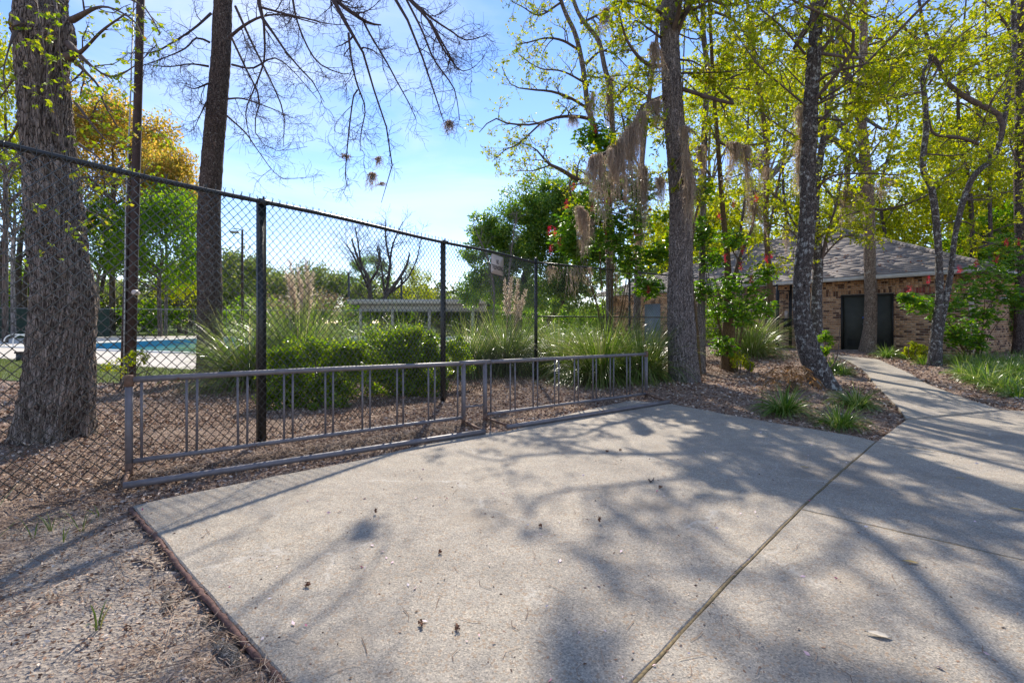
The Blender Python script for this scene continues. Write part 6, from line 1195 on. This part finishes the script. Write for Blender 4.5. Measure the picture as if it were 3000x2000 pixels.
p = np.stack([x, y, zg(x, y)+rng.uniform(.003, .025, n)], 1); Pn = np.stack([p-d*L[:, None]/2, p+rng.normal(size=(n, 3))*.006, p+d*L[:, None]/2], 1); sm = MB().ribbons(Pn, np.repeat((.0016+.0004*np.hypot(x, y))[:, None], 3, 1), unit(np.cross(d, rng.normal(size=(n, 3))*.4+[0, 0, 1]))); single('pine_straw', sm, M['straw'], 'dry pine needles strewn over the beds and sandy ground', 'pine straw', kind='stuff')
# thick straw heaped along the rack's ground rail
n = 5200; t = rng.uniform(-.03, .56, n); v = rng.normal(size=n)*.13+.1; nr = np.array([rt[1], -rt[0]]); xy = RA+rv*t[:, None]+nr*v[:, None]; a = rng.uniform(0, 6.28, n); d = np.stack([np.cos(a), np.sin(a), rng.normal(size=n)*.2], 1); L = rng.uniform(.06, .2, n)[:, None]; p = np.stack([xy[:, 0], xy[:, 1], -.03+rng.uniform(0, .05, n)*np.exp(-(v-.1)**2/.03)], 1); ok = ~on_paving(p[:, 0], p[:, 1]); 
Pn = np.stack([p-d*L/2, p+rng.normal(size=(n, 3))*.012, p+d*L/2], 1)[ok]; sm = MB().ribbons(Pn, np.full((len(Pn), 3), .0042), unit(np.cross(d[ok], [0, 0, 1.])+rng.normal(size=(len(Pn), 3))*.2)); single('pine_straw', sm, M['straw'], 'thick straw heaped along the bike rack ground rail', 'pine straw', kind='stuff')
# pale grains, petals and crumbs on the concrete
x, y = scatter(2600, rng, 1.5, 13, -45, 48); ok = in_poly(x, y, slab_a) | in_poly(x, y, slab_b) | in_poly(x, y, slab_c) | in_poly(x, y, slab_d); x, y = x[ok], y[ok]; n = len(x); p = np.stack([x, y, np.full(n, .003)], 1); m_ = rng.random(n) < .10
pm = MB().leaves(p[m_]+[0, 0, .003], unit(rng.normal(size=(m_.sum(), 3))*[1, 1, .1]), rng.uniform(.014, .034, m_.sum()), rng, .42, .06); single('petals', pm, M['petal'], 'tiny pink and white petals dropped on the concrete', 'petals', kind='stuff')
m2 = ~m_ & (rng.random(n) < .5); cm = MB().leaves(p[m2], unit(rng.normal(size=(m2.sum(), 3))*[1, 1, .1]), rng.uniform(.006, .02, m2.sum()), rng, .5, .1); single('leaf_crumbs', cm, M['litter'], 'small brown leaf crumbs on the concrete', 'leaf litter', kind='stuff')
# needles on the concrete
n = 240; x, y = scatter(n, rng, 1.6, 9, -35, 48); ok = on_paving(x, y); x, y = x[ok], y[ok]; n = len(x); a = rng.uniform(0, 6.28, n); L = rng.uniform(.03, .12, n)[:, None]; d = np.stack([np.cos(a), np.sin(a), np.zeros(n)], 1); p = np.stack([x, y, np.full(n, .005)], 1); Pn = np.stack([p-d*L/2, p+rng.normal(size=(n, 3))*[.01, .01, 0], p+d*L/2], 1); single('stray_needles', MB().ribbons(Pn, np.full((n, 3), .0028), np.stack([-d[:, 1], d[:, 0], np.zeros(n)], 1)), M['straw'], 'single pine needles and twigs lying on the concrete', 'pine straw', kind='stuff')
# seed cones
cones = [(1100, 1506, 'cone standing upright in the sunlit slab middle'), (897, 1717, 'cone lying near the brown edging'), (1290, 1623, 'flat cone nearest the slab centre'), (1583, 1545, 'flat cone beside the upright dark one'), (1756, 1533, 'dark cone on the shadow edge'), (1232, 1830, 'small orange cone at the bottom of the slab'), (1780, 1325, 'small cone in front of the rack end'), (1815, 1320, 'cone pair mate in front of the rack end'), (1932, 1430, 'cone by the spindly twig'), (1340, 1850, 'small crumbled cone piece near the dark shadow')]
for n_, (px, py, lab) in enumerate(cones):
    x, y = F(px, py); c = np.array([x, y, .012]); mb = MB(); r_ = np.random.default_rng(n_); L = r_.uniform(.022, .032); a = r_.uniform(0, 6.28); ax_ = np.array([math.cos(a), math.sin(a), .15]) if n_ not in (0, 4) else np.array([.1, .1, 1.0]); ax_ = unit(ax_); k = 46; t = r_.random(k); q = unit(np.cross(ax_, r_.normal(size=(k, 3))))
    mb.leaves(c+ax_*(t[:, None]-.3*(n_ not in (0, 4)))*L+q*.004, unit(q+ax_*.5), r_.uniform(.006, .011, k)*(1.1-.5*t), r_, .8, .15); mb.tube([c-ax_*.0, c+ax_*L*.9], .004, 5); single('seed_cone', mb, M['cone'], 'brown '+lab, 'seed cone', c, 'seed cones on the concrete')
for n_, (px, py, L, m_, lab) in enumerate([(2572, 1863, .09, 'pale', 'large pale dry leaf lying on the right slab'), (2668, 1649, .07, 'tan', 'yellow tan leaf in the slab shade beyond the pale one'), (2815, 1402, .06, 'tan', 'small yellow leaf near the far cross joint'), (2357, 1369, .06, 'tan', 'yellowish leaf beside the long joint'), (2980, 1494, .07, 'tan', 'brown orange leaf at the slab edge')]):
    x, y = F(px, py); r_ = np.random.default_rng(40+n_); a = r_.uniform(2.4, 2.9); d = np.array([math.cos(a), math.sin(a), .06]); q = np.array([-d[1], d[0], 0]); t = np.linspace(0, 1, 7); wv = np.sin(np.pi*t**.8)*.17*L; o_ = np.array([x, y, .005]); mid_ = o_+d*(t[:, None]-.5)*L+np.array([0, 0, 1.])*(t[:, None]*(1-t[:, None]))*L*.18
    v = np.stack([mid_-q*wv[:, None]+[0, 0, .15*L*.3], mid_, mid_+q*wv[:, None]+[0, 0, .15*L*.3]], 1).reshape(-1, 3); f = np.concatenate([np.arange(6)[:, None]*3+np.array([k, k+1, k+4, k+3]) for k in range(2)])
    single('fallen_leaf', MB().add(v, f), M['pale_leaf'] if m_ == 'pale' else M['tan_leaf'], lab, 'leaf', o_, 'fallen leaves on the slabs')
# twigs
for n_, (pts, r, lab) in enumerate([([(95, 1425), (150, 1475), (235, 1473)], .008, 'forked dry stick lying on the straw inside the fence'), ([(80, 1488), (160, 1484), (235, 1476)], .007, 'thin stick crossing the forked one'), ([(325, 1572), (370, 1560), (408, 1550)], .006, 'short stick pointing at the slab corner'), ([(395, 1652), (440, 1660), (470, 1675)], .008, 'dark curved stick on the sand near the edging'), ([(1900, 1418), (1907, 1427), (1916, 1416)], .006, 'spindly red brown twig on the concrete'), ([(560, 1745), (530, 1760), (500, 1800)], .006, 'thin dark root-like stick on the sand')]):
    q = np.array([G(*p) for p in pts]); q[:, 2] = np.where(on_paving(q[:, 0], q[:, 1]), .008, zg(q[:, 0], q[:, 1])+.008); mb = MB().tube(spline(q, n=14)+rng.normal(size=(14, 3))*.003, np.linspace(r, r*.5, 14), 6)
    if n_ == 0: mb.tube(spline([q[1], q[1]+[-.02, .08, .01], q[1]+[-.02, .2, .02]], n=6), .005, 5)
    single('stick', mb, M['twig'], lab, 'stick', q[0], 'sticks on the ground')
# exposed roots
for n_, (pts, r, lab) in enumerate([([(520, 1700), (490, 1735), (498, 1780), (470, 1790)], .03, 'short grey root surfacing beside the brown edging'), ([(625, 1850), (630, 1890), (660, 1920), (690, 1960), (680, 2010)], .038, 'grey root surfacing at the bottom of the sand'), ([(590, 1760), (610, 1800), (625, 1850), (628, 1880)], .022, 'dark root stub between the two grey roots')]):
    q = np.array([G(*p) for p in pts]); q[:, 2] = zg(q[:, 0], q[:, 1])-.012; q[0, 2] -= .03; q[-1, 2] -= .03; sp = spline(np.concatenate([q, np.full((len(q), 1), r)], 1), .02); sp[:, 3] *= .55+.5*vnoise(np.arange(len(sp))*.25, np.full(len(sp), n_*2.)); sp[:, :2] += (np.stack([vnoise(np.arange(len(sp))*.2, np.full(len(sp), 3.+n_)), vnoise(np.arange(len(sp))*.2, np.full(len(sp), 8.+n_))], 1)-.5)*.05; mb = MB().tube(sp[:, :3], sp[:, 3], 10); single('root', mb, M['root'], lab, 'root', q[0], smooth_=True)
# grass sprouts
for n_, (px, py, H, n, lab) in enumerate([(100, 1585, .16, 5, 'green sprout nearest the picture corner of straw'), (150, 1560, .15, 5, 'green sprout in the straw shadow'), (185, 1590, .14, 5, 'green sprout beside the shadow line'), (240, 1560, .19, 6, 'tallest bright sprout in the row'), (290, 1515, .15, 4, 'green sprout near the slab corner'), (285, 1850, .15, 6, 'lone grass sprout on the bare sand')]):
    b = G(px, py); b[2] = zg(b[0], b[1]); mb = MB(); blades(mb, b, n, H, np.random.default_rng(1200+n_), .6, .007, .9, .012); single('grass_sprout', mb, M['grass'], lab, 'grass sprout', b, 'sprouts in the straw')
b = G(-110, 1700); b[2] = zg(b[0], b[1]); mb = MB(); blades(mb, b, 9, .55, np.random.default_rng(1303), 1.1, .010, 1.3, .05); single('liriope_plant', mb, M['blade'], 'strappy plant poking in beside the sandy corner', 'ornamental grass', b)
# lawn grass
x, y = rng.uniform(-24, -6, 120000), rng.uniform(9.8, 19.5, 120000); ok = in_poly(x, y, lawn_poly); x, y = x[ok][:26000], y[ok][:26000]; n = len(x); p = np.stack([x, y, np.full(n, -.012)], 1); d = unit(np.stack([rng.normal(size=n)*.5, rng.normal(size=n)*.5, np.ones(n)], 1)); h = rng.uniform(.03, .075, n)[:, None]; Pn = np.stack([p, p+d*h*.6, p+d*h+rng.normal(size=(n, 3))*.01], 1); single('lawn_grass', MB().ribbons(Pn, np.tile([.009, .007, .001], (n, 1)), unit(rng.normal(size=(n, 3))*[1, 1, .1])), M['grass'], 'short green lawn grass beside the pool deck', 'grass', kind='stuff')
